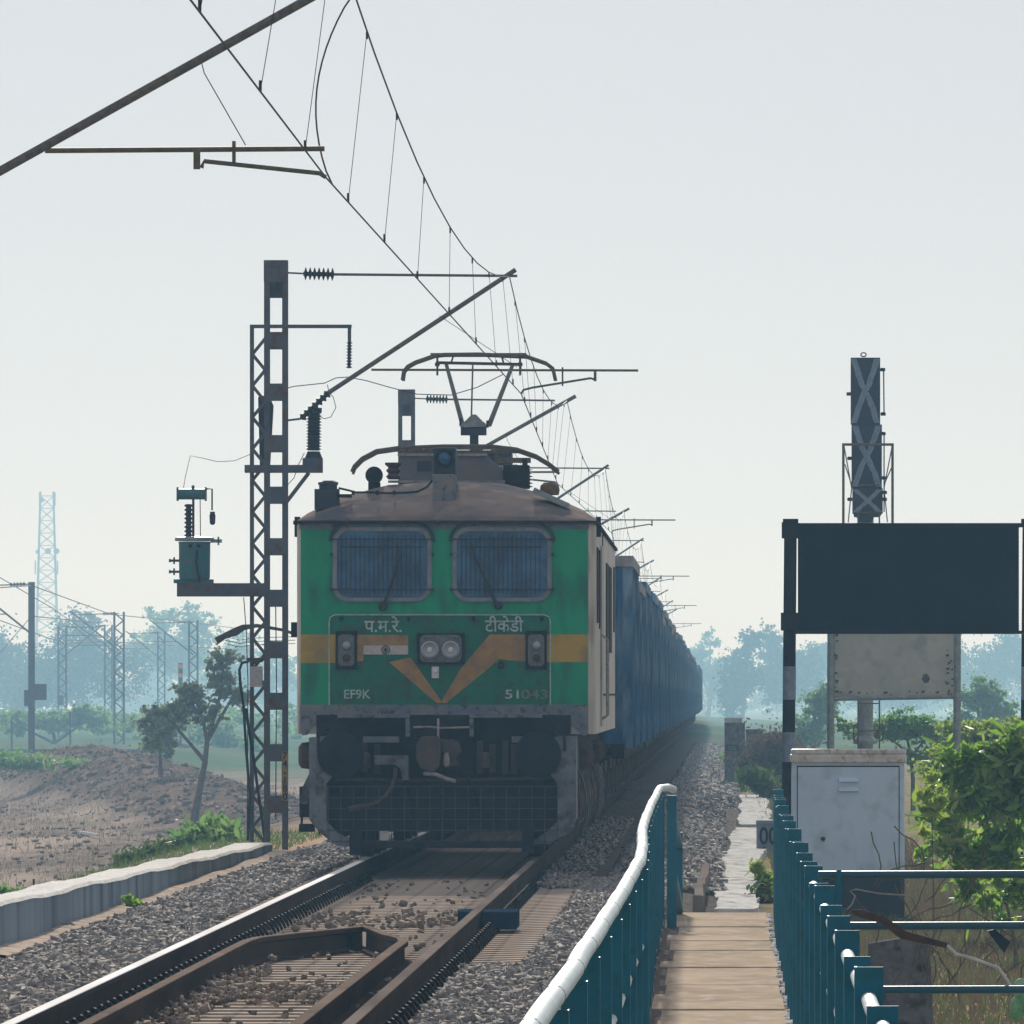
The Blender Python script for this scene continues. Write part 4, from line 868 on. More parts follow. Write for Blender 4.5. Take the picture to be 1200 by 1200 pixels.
# jumper leads
b = MB()
b.tube([(X3(x), y-.4, Z3(yy)) for x, yy in ((318, 462), (345, 454), (382, 450), (395, 444), (408, 443), (430, 447), (458, 455), (490, 463), (530, 464), (560, 455), (590, 440))], .006, 4)
b.tube([(X3(x), y-.1, Z3(yy)) for x, yy in ((384, 451), (386, 460), (391, 466), (394, 478), (388, 489), (380, 491), (375, 488))], .005, 4)
b.tube([(X3(x), y-.1, Z3(yy)) for x, yy in ((357, 531), (350, 545), (345, 560), (338, 568))], .005, 4)
b.tube([(X3(x), y, Z3(yy)) for x, yy in ((294, 532), (275, 540), (255, 541), (238, 537), (223, 534), (217, 560), (215, 572))], .004, 4)
b.build('jumper_lead', 'wire', tm)
# transformer
tr = thing('pole_transformer', (X3(228), y, Z3(683)), 'small teal pole transformer standing on the bracket left of the mast', 'transformer')
b = MB()
b.lathe((X3(228), y, Z3(679)), [(.19, 0), (.2, .02), (.205, .45), (.21, .49)], 'z', 28); b.box(X3(204), X3(250), y-.12, y+.12, Z3(683.4), Z3(679)); b.build('tank', 'transformer', tr)
b = MB(); b.lathe((X3(228), y, Z3(634)), [(.25, 0), (.26, .02), (.25, .045), (.1, .06)], 'z', 28); b.box(X3(247), X3(260), y-.03, y+.03, Z3(636), Z3(632)); b.box(X3(255), X3(257), y-.03, y+.03, Z3(639), Z3(629)); b.build('lid', 'galv', tr)
b = MB(); insulator(b, (X3(221), y, Z3(630)), (X3(221), y, Z3(590)), .035, .06, 8); b.build('bushing', 'porcelain', tr)
b = MB(); b.lathe((X3(208), y+.05, Z3(579)), [(.06, 0), (.07, .01), (.07, .36), (.06, .37)], 'x', 20); b.box(X3(207), X3(209), y-.05, y+.1, Z3(587), Z3(571)); b.box(X3(240), X3(242), y-.05, y+.1, Z3(587), Z3(571)); b.lathe((X3(226), y+.05, Z3(573)), [(.02, 0), (.02, .04), (.01, .05)], 'z', 8); b.build('conservator', 'transformer', tr)
b = MB(); b.tube([(X3(242), y, Z3(573)), (X3(248.5), y, Z3(573)), (X3(248.5), y, Z3(598))], .012, 6); b.lathe((X3(249), y, Z3(615)), [(.02, 0), (.035, .02), (.04, .12), (.03, .15), (.035, .17)], 'z', 12); b.tube([(X3(226.5), y, Z3(585)), (X3(226.5), y, Z3(632))], .018, 6); b.tube([(X3(234.5), y, Z3(585)), (X3(235), y, Z3(632))], .006, 5)
b.tube([(X3(232), y-.22, Z3(645)), (X3(231), y-.24, Z3(660)), (X3(235), y-.2, Z3(683))], .014, 5); b.build('breather_pipe', 'black', tr)
b = MB()
for yy in (657, 670): b.tube([(X3(211), y, Z3(yy)), (X3(200), y, Z3(yy))], .018, 6); b.box(X3(203), X3(205), y-.02, y+.02, Z3(yy+4), Z3(yy-4)); b.box(X3(198), X3(200), y-.02, y+.02, Z3(yy+2), Z3(yy-2))
b.build('valve', 'rustbrown', tr)
b = MB()
for x in (224, 234): b.lathe((X3(x), y-.205, Z3(640)), [(.025, 0), (.025, -.02)], 'y', 10)
b.build('plate', 'ink', tr)

# ------------------------------------------------------------------ left parapet and things near it
def parapet():
    t = thing('parapet_wall', (-5.55, 76.5, -.4), 'low concrete parapet with its top painted sunlit white left of the track', 'wall')
    N = 150; g = np.random.default_rng(77); j1 = g.normal(0, 1, N+1); j2 = g.normal(0, 1, N+1); fv = []; tv = []
    for k in range(N+1):
        y = 77.0+47*k/N; f0 = k/N; z = .035-.225*f0+.010*math.sin(k*.23)+.003*math.sin(k*.71)+.001*j1[k]; xx = -5.42+.008*math.sin(k*.12)+.0012*j2[k]
        fv += [(xx-.34, y, -.75), (xx-.34, y, z), (xx, y, z), (xx+.01, y, -.75)]
        tv += [(xx-.37-.004*j1[k], y, z), (xx-.36, y, z+.026), (xx-.015, y, z+.028+.0015*j2[k]), (xx+.012+.0035*j1[k], y, z+.002)]
    def loft(vv): return [(i*4+k, i*4+(k+1)%4, (i+1)*4+(k+1)%4, (i+1)*4+k) for i in range(N) for k in range(4)]+[(3, 2, 1, 0), tuple(N*4+k for k in range(4))]
    MB().add(fv, loft(fv)).build('wall_face', 'wallside', t); MB().add(tv, loft(tv)).build('wall_top', 'walltop', t)
    # dirt ledge
    l = MB(); N = 40; vs = []
    for k in range(N+1):
        y = 75+50*k/N; w_ = .22+.07*math.sin(k*.8)+.04*math.sin(k*2.1)
        vs += [(-5.60, y, -.27), (-5.40, y, -.265+.01*math.sin(k)), (-5.36+w_, y, -.285+.012*math.sin(k*1.9)), (-5.30+w_, y, -.42)]
    fs = [(i*4+k, i*4+k+1, (i+1)*4+k+1, (i+1)*4+k) for i in range(N) for k in range(3)]; l.add(vs, fs)
    o = l.build('earth_ledge', 'sleeper'); o['kind'] = 'structure'
parapet()
q = MB(); y = 84.0; q.tube([((x-VX)*y/F, y+.02*i, CZ+(VY-yy)*y/F) for i, (x, yy) in enumerate(((50, 1098), (50, 1088), (53, 1085), (70, 1084), (82, 1082), (86, 1085), (91, 1106)))], .012, 6)
tag(q.build('wire_hoop', 'galv'), 'bent grey wire hoop standing up before the parapet', 'hoop')
q = MB(); y = 85.0; c = Vector(((147-VX)*y/F, y, CZ+(VY-1102)*y/F)); q.tube([c+Vector((.085*math.cos(a), .3*math.sin(a), .03*math.sin(a)+.03)) for a in np.linspace(0, 6.1, 16)], .012, 6)
tag(q.build('rubber_ring', 'ink'), 'black rubber ring lying on the ballast by the left rail', 'ring')
q = MB(); y = 110; q.bar(((39.5-VX)*y/F, y, CZ+(VY-1062)*y/F), ((39.5-VX)*y/F, y, CZ+(VY-1030)*y/F), .022)
q.v = q.v; tag(q.build('iron_stake', 'rustbrown'), 'thin rusty iron stake rising behind the parapet top', 'stake')
# old retaining wall in the hollow behind the parapet
b = MB()
for k in range(24):
    y0 = 112+2.6*k; xx = -8.4+.05*math.sin(k); zt_ = -.46-.02*k+.03*math.sin(k*1.3); b.box(xx-.14, xx, y0, y0+2.595, -2.6, zt_-.25)
tag(b.build('retaining_wall', 'oldwall'), 'weathered brown retaining wall below the field, behind the white parapet', 'wall')

# ------------------------------------------------------------------ walkway with railings (right)
def walkway():
    b = MB(); y = 22.0; k = 0
    while y < 90.3:
        L = [1.9, 3.1, 2.4, 4.2, 1.6, 3.4, 2.8][k % 7]; L = min(L, 90.6-y); z = -.30+.006*math.sin(k*2.2)
        x0 = -.43; n = 6
        b.box(-.43+.01*math.sin(k*3), .40+.012*math.sin(k*5), y, y+L-.035, -.46, z); y += L; k += 1
    o = b.build('footpath', 'concrete'); o['kind'] = 'structure'
    e = MB(); y = 40
    rr = random.Random(3)
    while y < 90:
        for _ in range(1): e.ball((.41+rr.uniform(-.015, .02), y, -.30+rr.uniform(-.02, .004)), rr.uniform(.012, .028), 6, (1, 3, .7))
        y += rr.uniform(.12, .4)
    tag(e.build('mortar_crust', 'coping'), 'crumbled pale mortar crust along the right edge of the walkway', 'mortar', kind='stuff')
walkway()
LAT_L = [(20, .45), (25.2, .435), (27.8, .414), (31, .41), (35.5, .396), (38, .386), (42.5, .382), (47.4, .372), (53.4, .405), (59, .45), (69.4, .48), (81.6, .496), (90, .50)]
def latL(y): return -float(np.interp(y, [a for a, _ in LAT_L], [b_ for _, b_ in LAT_L]))
def latR(y): return float(np.interp(y, [20, 47, 60, 80, 95], [.452, .455, .455, .475, .53]))
def railing(side):
    lat = latL if side < 0 else latR; n_ = 24 if side < 0 else 25
    lab = 'teal railing with a white top pipe between the ballast and the walkway' if side < 0 else 'teal post railing along the right edge of the walkway'
    y0, y1 = (21.0, 84.5) if side < 0 else (23.2, 90.0)
    t = thing('walkway_railing', (lat(y0), y0, -.3), lab, 'railing', 'railings of the walkway')
    top = .855 if side < 0 else .78; sp = (y1-y0)/n_
    for k in range(n_+1):
        y = y0+sp*k; x = lat(y); b = MB(); h = (top-.035) if side < 0 else top+.02*math.sin(k*2.6)
        wd = .075 if side < 0 else .088
        b.box(x-wd/2, x+wd/2, y-.004, y+.004, -.34, h); b.box(x+(-wd/2 if side > 0 else wd/2-.008), x+(-wd/2+.008 if side > 0 else wd/2), y+.0041, y+.07, -.34, h)
        b.build('post', 'teal', t)
    hs__ = ((top, .0295, 'whitepipe'), (.46, .021, 'whitepipe'), (.08, .021, 'whitepipe')) if side < 0 else ((.70, .024, 'whitepipe'), (.42, .021, 'whitepipe'), (.08, .021, 'whitepipe'))
    for j_, (hz_, r_, m_) in enumerate(hs__):
        b = MB(); pts = []; rs = []
        for k in range(n_):
            for f_ in (0, .03, .25, .5, .75, .97):
                y = y0+sp*(k+f_); bow = math.sin(math.pi*f_)
                dx = .003*bow*math.sin(k*1.9+j_) if side < 0 else -.004*bow
                pts.append((lat(y)+dx, y, hz_+(.003*bow if j_ == 0 and side < 0 else 0))); rs.append(r_*(.975 if f_ in (0, .97, .03) and side < 0 and j_ == 0 else 1))
        pts.append((lat(y1), y1, hz_)); rs.append(r_)
        b.tube(pts, rs, 14 if j_ == 0 else 8); o = b.build('rail_pipe', m_, t)
    if side < 0:
        for k in range(n_): y = y0+sp*k; b = MB(); b.tube([(lat(y), y-.006, top), (lat(y), y+.006, top)], .0302, 12); b.build('pipe_joint', 'rubber', t)
        b = MB(); b.tube([(latL(84.5), 84.5, .855), (latL(84.5)+.07, 84.9, .86), (latL(84.5)+.11, 85.3, .84)], .03, 10); b.build('pipe_end', 'whitepipe', t)
        b = MB(); b.box(-.44, -.36, 84.4, 84.45, -.34, .80); b.bar((-.40, 85.5, .62), (-.36, 90, .30), .06); b.box(-.40, -.33, 89.9, 89.95, -.36, .42); b.bar((-.39, 85, .1), (-.36, 90, -.25), .07); b.build('end_brace', 'teal', t)
    return t
railing(-1); railing(1)
# cross fence to the right of the walkway
cf = thing('cross_fence', (.5, 48, -.3), 'three blue horizontal pipes running right from the walkway railing', 'fence')
for z_ in (.785, .545, .245):
    b = MB(); b.tube([(.46, 48, z_), (1.9, 48.02, z_+.004), (3.4, 48, z_)], .0185, 12); b.build('rail_pipe', 'tealpipe', cf)
for px in (983,): b = MB(); xx = (px-VX)*48/F; b.box(xx-.012, xx+.012, 47.97, 47.975, -.3, .81); b.build('post', 'teal', cf)
b = MB(); b.box(3.38, 3.44, 47.97, 48.03, -.9, .83); b.build('post', 'teal', cf)
y = 47.8
def X4(px, y): return (px-VX)*y/F
def Z4(py, y): return CZ+(VY-py)*y/F
q = MB(); q.prism([(X4(a, y), Z4(bb, y)) for a, bb in ((998, 1066), (1012, 1066), (1036, 1074), (1062, 1091), (1111, 1105), (1109, 1111), (1055, 1100), (1034, 1083), (998, 1071))][::-1], y-.012, y)
st_ = q.build('rusty_strap', 'rustbrown'); tag(st_, 'curved rusty strap draped over the middle fence pipe', 'strap')
q = MB(); q.tube([(X4(a, y+.3), y+.3, Z4(bb, y+.3)) for a, bb in ((1110, 1108), (1121, 1118), (1140, 1123), (1170, 1134), (1180, 1148), (1186, 1158))], .008, 5)
tag(q.build('dry_twig', 'debris'), 'thin pale twig hanging below the strap end', 'twig')
q = MB(); q.tube([(X4(a, y), y-.02, Z4(bb, y)) for a, bb in ((992, 1066), (998, 1060), (1002, 1050), (996, 1044), (1003, 1042), (1030, 1047), (1062, 1049))], .004, 5)
tag(q.build('loose_wire', 'edge'), 'thin loose wire curling beside the fence post', 'wire')
q = MB(); q.prism([(X4(a, 50), Z4(bb, 50)) for a, bb in ((1157, 1091), (1166, 1089), (1184, 1104), (1177, 1117))][::-1], 50, 50.05)
tag(q.build('black_tag', 'plinth'), 'small black square tag hanging below the middle fence pipe', 'tag')
q = MB()
for a, bb, r_, s_ in ((1197, 1160, .06, 1.0), (1192, 1182, .055, 1.2), (1204, 1172, .07, 1.1)): q.ball((X4(a, 52), 52, Z4(bb, 52)), r_, 12, (.75, .5, s_))
tag(q.build('cactus_pads', 'cactus'), 'pale green cactus pads at the right edge behind the lowest pipe', 'plant')
# grey upright slab behind the fence
q = MB(); y = 62; P = [(1018, 1106), (1060, 1099), (1068, 1098), (1090, 1108), (1092, 1150), (1096, 1240), (1016, 1240)]
q.prism([(X4(a, y), Z4(bb, y)) for a, bb in P][::-1], y, y+.25); tag(q.build('stone_slab', 'stone_grey', bevel=.01), 'grey upright stone slab with dry vines behind the lower fence pipes', 'slab')

# equipment cabinet
y = 105.0
cb = thing('equipment_cabinet', (X4(994, y), y, -.66), 'pale grey trackside equipment cabinet with white lid on a dark plinth', 'cabinet')
b = MB(); b.box(X4(928, y), X4(1060, y), y, y+.8, Z4(1026, y), Z4(889, y)); b.build('case', 'cabinet', cb, bevel=.008)
b = MB(); b.box(X4(926.5, y), X4(1062.5, y), y-.035, y+.85, Z4(894, y), Z4(884, y)); b.box(X4(927.5, y), X4(1062, y), y-.03, y+.84, Z4(883.9, y), Z4(878, y)); b.build('lid', 'cabtop', cb, bevel=.015)
b = MB(); b.box(X4(935, y), X4(1053, y), y-.014, y-.001, Z4(1024, y), Z4(899, y)); dr_ = b.build('door', 'cabinet', cb, bevel=.003)
b = MB(); b.box(X4(934, y), X4(935, y), y-.006, y-.001, Z4(1025, y), Z4(898, y)); b.box(X4(1053, y), X4(1054.2, y), y-.006, y-.001, Z4(1025, y), Z4(898, y)); b.box(X4(934, y), X4(1054, y), y-.006, y-.001, Z4(898.8, y), Z4(897.3, y)); b.build('door_seam', 'ink', cb)
for yy in (915, 926): b = MB(); b.add([(X4(983, y), y-.014, Z4(yy-4, y)), (X4(1006, y), y-.014, Z4(yy-4, y)), (X4(1006, y), y-.05, Z4(yy+1, y)), (X4(983, y), y-.05, Z4(yy+1, y)), (X4(984, y), y-.0142, Z4(yy+1.6, y)), (X4(1005, y), y-.0142, Z4(yy+1.6, y))], [(0, 1, 2, 3), (3, 2, 5, 4)]); b.build('vent', 'cabinet', cb)
b = MB(); b.lathe((X4(964.5, y), y-.014, Z4(983, y)), [(.022, 0), (.018, -.025)], 'y', 12); b.bar((X4(964.5, y), y-.03, Z4(983, y)), (X4(964.5, y)+.01, y-.03, Z4(986, y)), .012); b.build('lock', 'ink', cb)
b = MB(); b.box(X4(930, y), X4(1060, y), y+.02, y+.78, -1.1, Z4(1026.3, y)); b.build('plinth', 'plinth', cb)
b = MB(); b.box(X4(925, y), X4(1068, y), y-.25, y+1.1, -1.2, Z4(1076, y)); tag(b.build('concrete_pad', 'stone_grey'), 'flat grey concrete pad under the equipment cabinet', 'pad')

# dark sign board on two banded posts
y = 110.0
sb = thing('sign_board', (X4(1060, y), y, -.7), 'large dark navy sign board seen from behind on two banded posts', 'sign')
b = MB(); b.box(X4(935, y), X4(1194, y), y, y+.03, Z4(741, y), Z4(614, y)); b.build('panel', 'board', sb)
b = MB(); b.box(X4(931, y), X4(1200, y), y-.03, y-.001, Z4(618, y), Z4(613, y)); b.box(X4(931, y), X4(1200, y), y-.03, y-.001, Z4(743, y), Z4(739, y))
b.box(X4(916, y), X4(935, y), y-.03, y-.001, Z4(631, y), Z4(612, y)); b.box(X4(915, y), X4(937, y), y-.03, y-.001, Z4(739, y), Z4(718, y)); b.build('panel_frame', 'blackpaint', sb)
for px in (924.5, 1204):
    b = MB(); b.tube([(X4(px, y), y+.06, -.75), (X4(px-.5, y), y+.06, .9), (X4(px+2, y), y+.06, Z4(610, y))], .070, 14); ps = b.build('post', 'blackpaint', sb)
    b = MB(); b.tube([(X4(px-.2, y), y+.06, Z4(893, y)), (X4(px-.2, y), y+.06, Z4(858, y))], .0725, 14, False); b.build('white_band', 'post_white', ps)
    b = MB(); b.tube([(X4(px+.4, y), y+.06, Z4(820, y)), (X4(px+.6, y), y+.06, Z4(781, y))], .0722, 14, False); b.build('white_band', 'post_white', ps)
    b = MB(); b.box(X4(px-7, y), X4(px+11, y), y-.04, y+.16, Z4(613, y), Z4(608, y)); b.build('post_cap', 'blackpaint', ps)
# second board, faded, on galvanised posts
y = 140.0
s2 = thing('sign_board', (X4(1048, y), y, -.8), 'faded grey board on galvanised pipes behind the dark board', 'sign')
b = MB(); b.box(X4(978, y), X4(1118, y), y-.02, y, Z4(815.5, y), Z4(700, y)); pn = b.build('panel', 'faded', s2)
b = MB(); rr = random.Random(5)
for _ in range(46):
    e = rr.choice(['b', 'b', 'l', 'r']); 
    if e == 'b': a, c = rr.uniform(980, 1116), rr.uniform(810, 815)
    elif e == 'l': a, c = rr.uniform(978.5, 981), rr.uniform(742, 812)
    else: a, c = rr.uniform(1108, 1117), rr.uniform(760, 812)
    n_ = 6; ra = rr.uniform(.7, 2.2); P = [(X4(a+ra*math.cos(6.28*k/n_)*rr.uniform(.6, 1.4), y), Z4(c+ra*.7*math.sin(6.28*k/n_), y)) for k in range(n_)]; b.prism(P[::-1], y-.024-.0005*_, y-.021)
b.prism([(X4(1085+5*math.cos(k), y), Z4(795+6*math.sin(k), y)) for k in range(6)][::-1], y-.0235, y-.021); pf = b.build('peeling_flake', 'flake', s2); pf['kind'] = 'stuff'
for px in (974, 1122): b = MB(); b.tube([(X4(px-1, y), y, -.85), (X4(px, y), y, Z4(690, y))], .052, 14); b.build('post', 'galv', s2)
b = MB(); b.tube([(X4(975, y), y, Z4(818.5, y)), (X4(1121, y), y, Z4(816, y))], .036, 12); b.build('crossbar', 'galv', s2)

# signal
y = 150.0
sg_ = thing('signal_post', (X4(1014, y), y, -.8), 'tall railway signal seen from behind, black heads crossed with white tape', 'signal')
b = MB(); b.tube([(X4(1014, y), y+.3, -.8), (X4(1015, y), y+.3, Z4(600, y))], .115, 16); b.build('pole', 'galv', sg_)
b = MB(); b.lathe((X4(1014, y), y+.3, Z4(872, y)), [(.17, 0), (.17, .05), (.115, .12)], 'z', 16); b.build('pole_collar', 'galv', sg_)
heads = [(997, 1031.5, 419, 497.3), (998, 1033.5, 497.4, 571.7), (999, 1034.5, 571.8, 602)]
for x0, x1, y0, y1 in heads:
    b = MB(); b.box(X4(x0, y), X4(x1, y), y, y+.18, Z4(y1, y), Z4(y0, y)); hd = b.build('signal_head', 'darkblue', sg_, bevel=.006)
    p = MB(); n_ = 8
    for sg in (0, 1):
        prev = None; wd = .088
        for k in range(n_+1):
            f_ = k/n_; g_ = f_ if not sg else 1-f_
            if y1-y0 > 40: g_ = .5+(g_-.5)*(.45+1.1*abs(f_-.5)) if False else (.5+.40*math.copysign(abs(2*(g_-.5))**.8, g_-.5))
            else: g_ = .08+.84*g_
            xx = X4(x0, y)+(X4(x1, y)-X4(x0, y))*g_; zz = Z4(y0+1.5+(y1-y0-3)*f_, y)
            if prev: p.add([(prev[0]-wd/2, y-.006-.002*sg, prev[1]), (prev[0]+wd/2, y-.006-.002*sg, prev[1]), (xx+wd/2, y-.006-.002*sg, zz), (xx-wd/2, y-.006-.002*sg, zz)], [(0, 1, 2, 3)])
            prev = (xx+rr.uniform(-.012, .012), zz)
    p.build('white_cross', 'post_white', hd)
b = MB(); b.tube([(X4(1012, y)+.04*math.cos(a), y+.05, Z4(415.5, y)+.03*math.sin(a)) for a in np.linspace(0, 6.28, 10)], .010, 5); b.build('lifting_eye', 'ink', sg_)
b = MB(); b.prism([(X4(a, y), Z4(bb, y)) for a, bb in ((1000, 601), (1034, 601), (1031, 606), (1024, 606), (1022, 612), (1006, 612), (1004, 606), (1001, 606))][::-1], y, y+.15); b.build('head_bracket', 'darkblue', sg_)
b = MB()
for xx in (988, 1045.5): b.tube([(X4(xx, y), y-.3, Z4(640, y)), (X4(xx, y), y-.3, Z4(521, y))], .022, 6)
b.tube([(X4(986.5, y), y-.3, Z4(521.5, y)), (X4(1047, y), y-.3, Z4(521.5, y))], .022, 6)
for a, c_ in ((989, 998), (1045, 1036)): b.tube([(X4(a, y), y-.3, Z4(524, y)), (X4(c_, y), y, Z4(572, y)), (X4(c_+(-4 if a < 1000 else 4), y), y, Z4(612, y))], .009, 5); b.tube([(X4(a+1, y), y-.3, Z4(545, y)), (X4(c_, y), y, Z4(568, y))], .009, 5)
b.build('safety_cage', 'tube', sg_)
b = MB()
b.tube([(X4(1035.5, y), y, Z4(434, y)), (X4(1036, y), y, Z4(485, y))], .010, 5); b.tube([(X4(1036, y), y, Z4(510, y)), (X4(1036, y), y, Z4(600, y))], .010, 5)
for xx, yy in ((1034.5, 433), (1035, 485), (1035, 508), (1036, 560), (1036.5, 577), (1036.5, 585), (995, 461.5), (996, 537), (996, 585)): b.lathe((X4(xx, y), y+.05, Z4(yy+2, y)), [(.035, 0), (.04, .03), (.03, .05)], 'z', 8)
b.build('hinge', 'ink', sg_)
b = MB()
for xx in (1005.5, 1030.5): b.tube([(X4(xx, y), y-.05, -.8), (X4(xx, y), y-.05, Z4(600, y))], .012, 5)
for k in range(14): zz = -.5+.4*k; b.tube([(X4(1005.5, y), y-.05, zz), (X4(1030.5, y), y-.05, zz)], .010, 5)
b.build('ladder', 'tube', sg_)
b = MB()
for xx in (1003, 1032): b.tube([(X4(xx, y)+.04*math.cos(a), y-.1, Z4(858, y)+.13*math.sin(a)) for a in np.linspace(0, 6.28, 10)], .012, 5)
b.build('ladder_bracket', 'tube', sg_)

# coping blocks continuing the path
def coping(y0, y1, xa, xb, wa, wb, z, h, lab):
    b = MB(); N = max(3, int((y1-y0)/.9)); vs = []; rr = random.Random(int(y0))
    for k in range(N+1):
        f_ = k/N; y = y0+(y1-y0)*f_; xl = xa+(xb-xa)*f_+.02*rr.uniform(-1, 1)+.03*math.sin(y*.35); w_ = wa+(wb-wa)*f_+.015*rr.uniform(-1, 1)
        zz = z+drop(y)*.6+.008*rr.uniform(-1, 1); vs += [(xl, y, zz-h), (xl, y, zz), (xl+w_, y, zz), (xl+w_+.015, y, zz-h)]
    fs = [(i*4+k, i*4+k+1, (i+1)*4+k+1, (i+1)*4+k) for i in range(N) for k in range(3)]+[(0, 1, 2, 3)[::-1], tuple(N*4+k for k in range(4))]
    b.add(vs, fs); tag(b.build('coping_block', 'coping'), lab, 'wall', 'limewashed coping blocks beyond the walkway')
coping(90.9, 96.3, -.055, -.055, .37, .375, -.275, .5, 'short white coping block nearest the end of the walkway')
coping(96.5, 148, -.06, .20, .385, .50, -.28, .5, 'long white coping block in the middle, with a ragged edge')
coping(150, 196, .27, .40, .50, .47, -.25, .5, 'farthest white coping block, beside the grass and ballast')
# kilometre stone
y = 128.0
ks = thing('marker_stone', (X4(900, y), y, -.9), 'pale marker stone with black painted figures beside the coping', 'stone')
b = MB(); b.box(X4(886.5, y), X4(912, y), y, y+.15, -.9, Z4(961, y)); b.box(X4(886, y), X4(912.5, y), y-.02, y+.16, Z4(966, y), Z4(961.5, y)); b.build('slab', 'post_white', ks, bevel=.01)
text_mesh('figures', '00', .30, 'ink', ks, X4(900.5, y), y-.006, Z4(989, y), 21/F*y); text_mesh('figures', 'P', .20, 'ink', ks, X4(896.5, y), y-.006, Z4(1006, y), 5.5/F*y)
# broken brown kerb and low path piece left of coping
q = MB(); rr = random.Random(9); vs = []; N = 14
for k in range(N+1):
    y = 91+17*k/N; h = -.05-.25*(k/N)*0+.05*rr.uniform(-1, 1); x = -.20+.015*rr.uniform(-1, 1)+.05*k/N; vs += [(x-.045, y, -.5), (x-.04, y, h-.1), (x+.04, y, h-.1), (x+.05, y, -.5)]
q.add(vs, [(i*4+k, i*4+k+1, (i+1)*4+k+1, (i+1)*4+k) for i in range(N) for k in range(3)]+[(3, 2, 1, 0)]); tag(q.build('broken_kerb', 'oldwall'), 'broken rusty brown kerb at the end of the walkway', 'kerb')
q = MB(); q.box(-.45, -.26, 91, 106, -.5, -.33); o = q.build('path', 'concrete'); o['kind'] = 'structure'
q = MB()
for _ in range(16): xx, yy = rr.uniform(-.45, -.12), rr.uniform(106, 114); q.ball((xx, yy, float(hz(xx, yy))+.06), rr.uniform(.02, .05), 6, (1.3, 1.5, .6))
tag(q.build('litter', 'debris'), 'white crumbs of rubble scattered on the ballast past the walkway', 'rubble', kind='stuff')
q = MB(); y = 96; q.tube([(X4(893, y)+.055*math.cos(a), y+.2*math.sin(a), Z4(1047, y)+.085*math.sin(a)) for a in np.linspace(.6, 6.0, 18)], .008, 6)
tag(q.build('cable_loop', 'ink'), 'black cable loop lying beside the coping block', 'cable')
# far concrete blocks with inscription
y = 235.0
fb = thing('concrete_pier', (X4(862, y), y, -1.2), 'squat concrete pier with painted letters standing in the haze', 'pier')
b = MB(); b.box(X4(849, y), X4(873, y), y, y+1.2, -1.6, Z4(847, y)); b.build('block', 'stone_grey', fb)
b = MB(); b.box(X4(849, y), X4(870, y), y+.3, y+1.1, Z4(846.8, y), Z4(841, y)); b.box(X4(848, y), X4(874, y), y-.03, y+1.25, Z4(846.9, y), Z4(843.5, y)) if False else None
b.build('cap_stone', 'coping', fb)
b = MB(); b.box(X4(849.5, y), X4(866, y), y-.02, y-.001, Z4(880, y), Z4(872.5, y)); pp = b.build('dark_plate', 'darkblue', fb)
text_mesh('letters', 'OUG', .14, 'lettering_faint', pp, X4(857.5, y), y-.026, Z4(879, y), 9/F*y)
b = MB(); b.box(X4(874.5, y), X4(895, y), y+2, y+3, -1.6, Z4(858, y)); b.box(X4(874, y), X4(896, y), y+1.95, y+3.05, Z4(857.8, y), Z4(855, y)); tag(b.build('concrete_block', 'stone_grey'), 'lower concrete block with pale top right of the pier', 'block')

# ------------------------------------------------------------------ vegetation
def leaf_cloud(blobs, n, size, asp=1.0, seed=0, per=70):
    g = np.random.default_rng(seed); Bl = np.array(blobs); vol = (Bl[:,3]*Bl[:,4]*Bl[:,5])**.7
    nc = max(12, n//per); ci = g.choice(len(Bl), nc, p=vol/vol.sum()); d = g.normal(0, 1, (nc, 3)); d /= np.linalg.norm(d, axis=1)[:, None]
    rr_ = g.random(nc)**.42*g.uniform(.8, 1.22, nc); C = Bl[ci, :3]+d*Bl[ci, 3:6]*rr_[:, None]
    sg = (Bl[ci, 3:6]*Bl[ci, 5:6])**.5*g.uniform(.06, .22, (nc, 1))*(1.7 if asp > 1.3 else 1); sg = np.minimum(sg, np.median(sg, axis=0)*1.5); wide = g.random(n) < .22; wgt = sg[:, 0]**1.3*g.uniform(.4, 1.6, nc)
    idx = g.choice(nc, n, p=wgt/wgt.sum()); q = g.normal(0, 1, (n, 3)); q[:, 2] *= .7
    P = C[idx]+q*sg[idx]*[1.15, 1.15, 1]*np.where(wide, 2.6, 1)[:, None]
    a = g.normal(0, 1, (n, 3)); a /= np.linalg.norm(a, axis=1)[:, None]; c = np.cross(a, g.normal(0, 1, (n, 3))); c /= np.linalg.norm(c, axis=1)[:, None]
    s = size*g.uniform(.55, 1.3, n)[:, None]/2; a = a*s*asp; c = c*s
    if asp > 1.3:
        nv = np.cross(a, c); nv /= np.linalg.norm(nv, axis=1)[:, None]; nv = nv*s*.25
        V = np.stack([P-a, P-a*.2+c+nv, P+a*.45+c*.8+nv, P+a, P+a*.45-c*.8+nv, P-a*.2-c+nv], 1).reshape(-1, 3)
        i = np.arange(n)[:, None]*6; Fc = np.concatenate([i+np.array([[0, 1, 2, 3]]), i+np.array([[0, 3, 4, 5]])])
    else:
        V = np.stack([P-a, P+c, P+a, P-c], 1).reshape(-1, 3); Fc = np.arange(n*4).reshape(-1, 4)
    return V, Fc
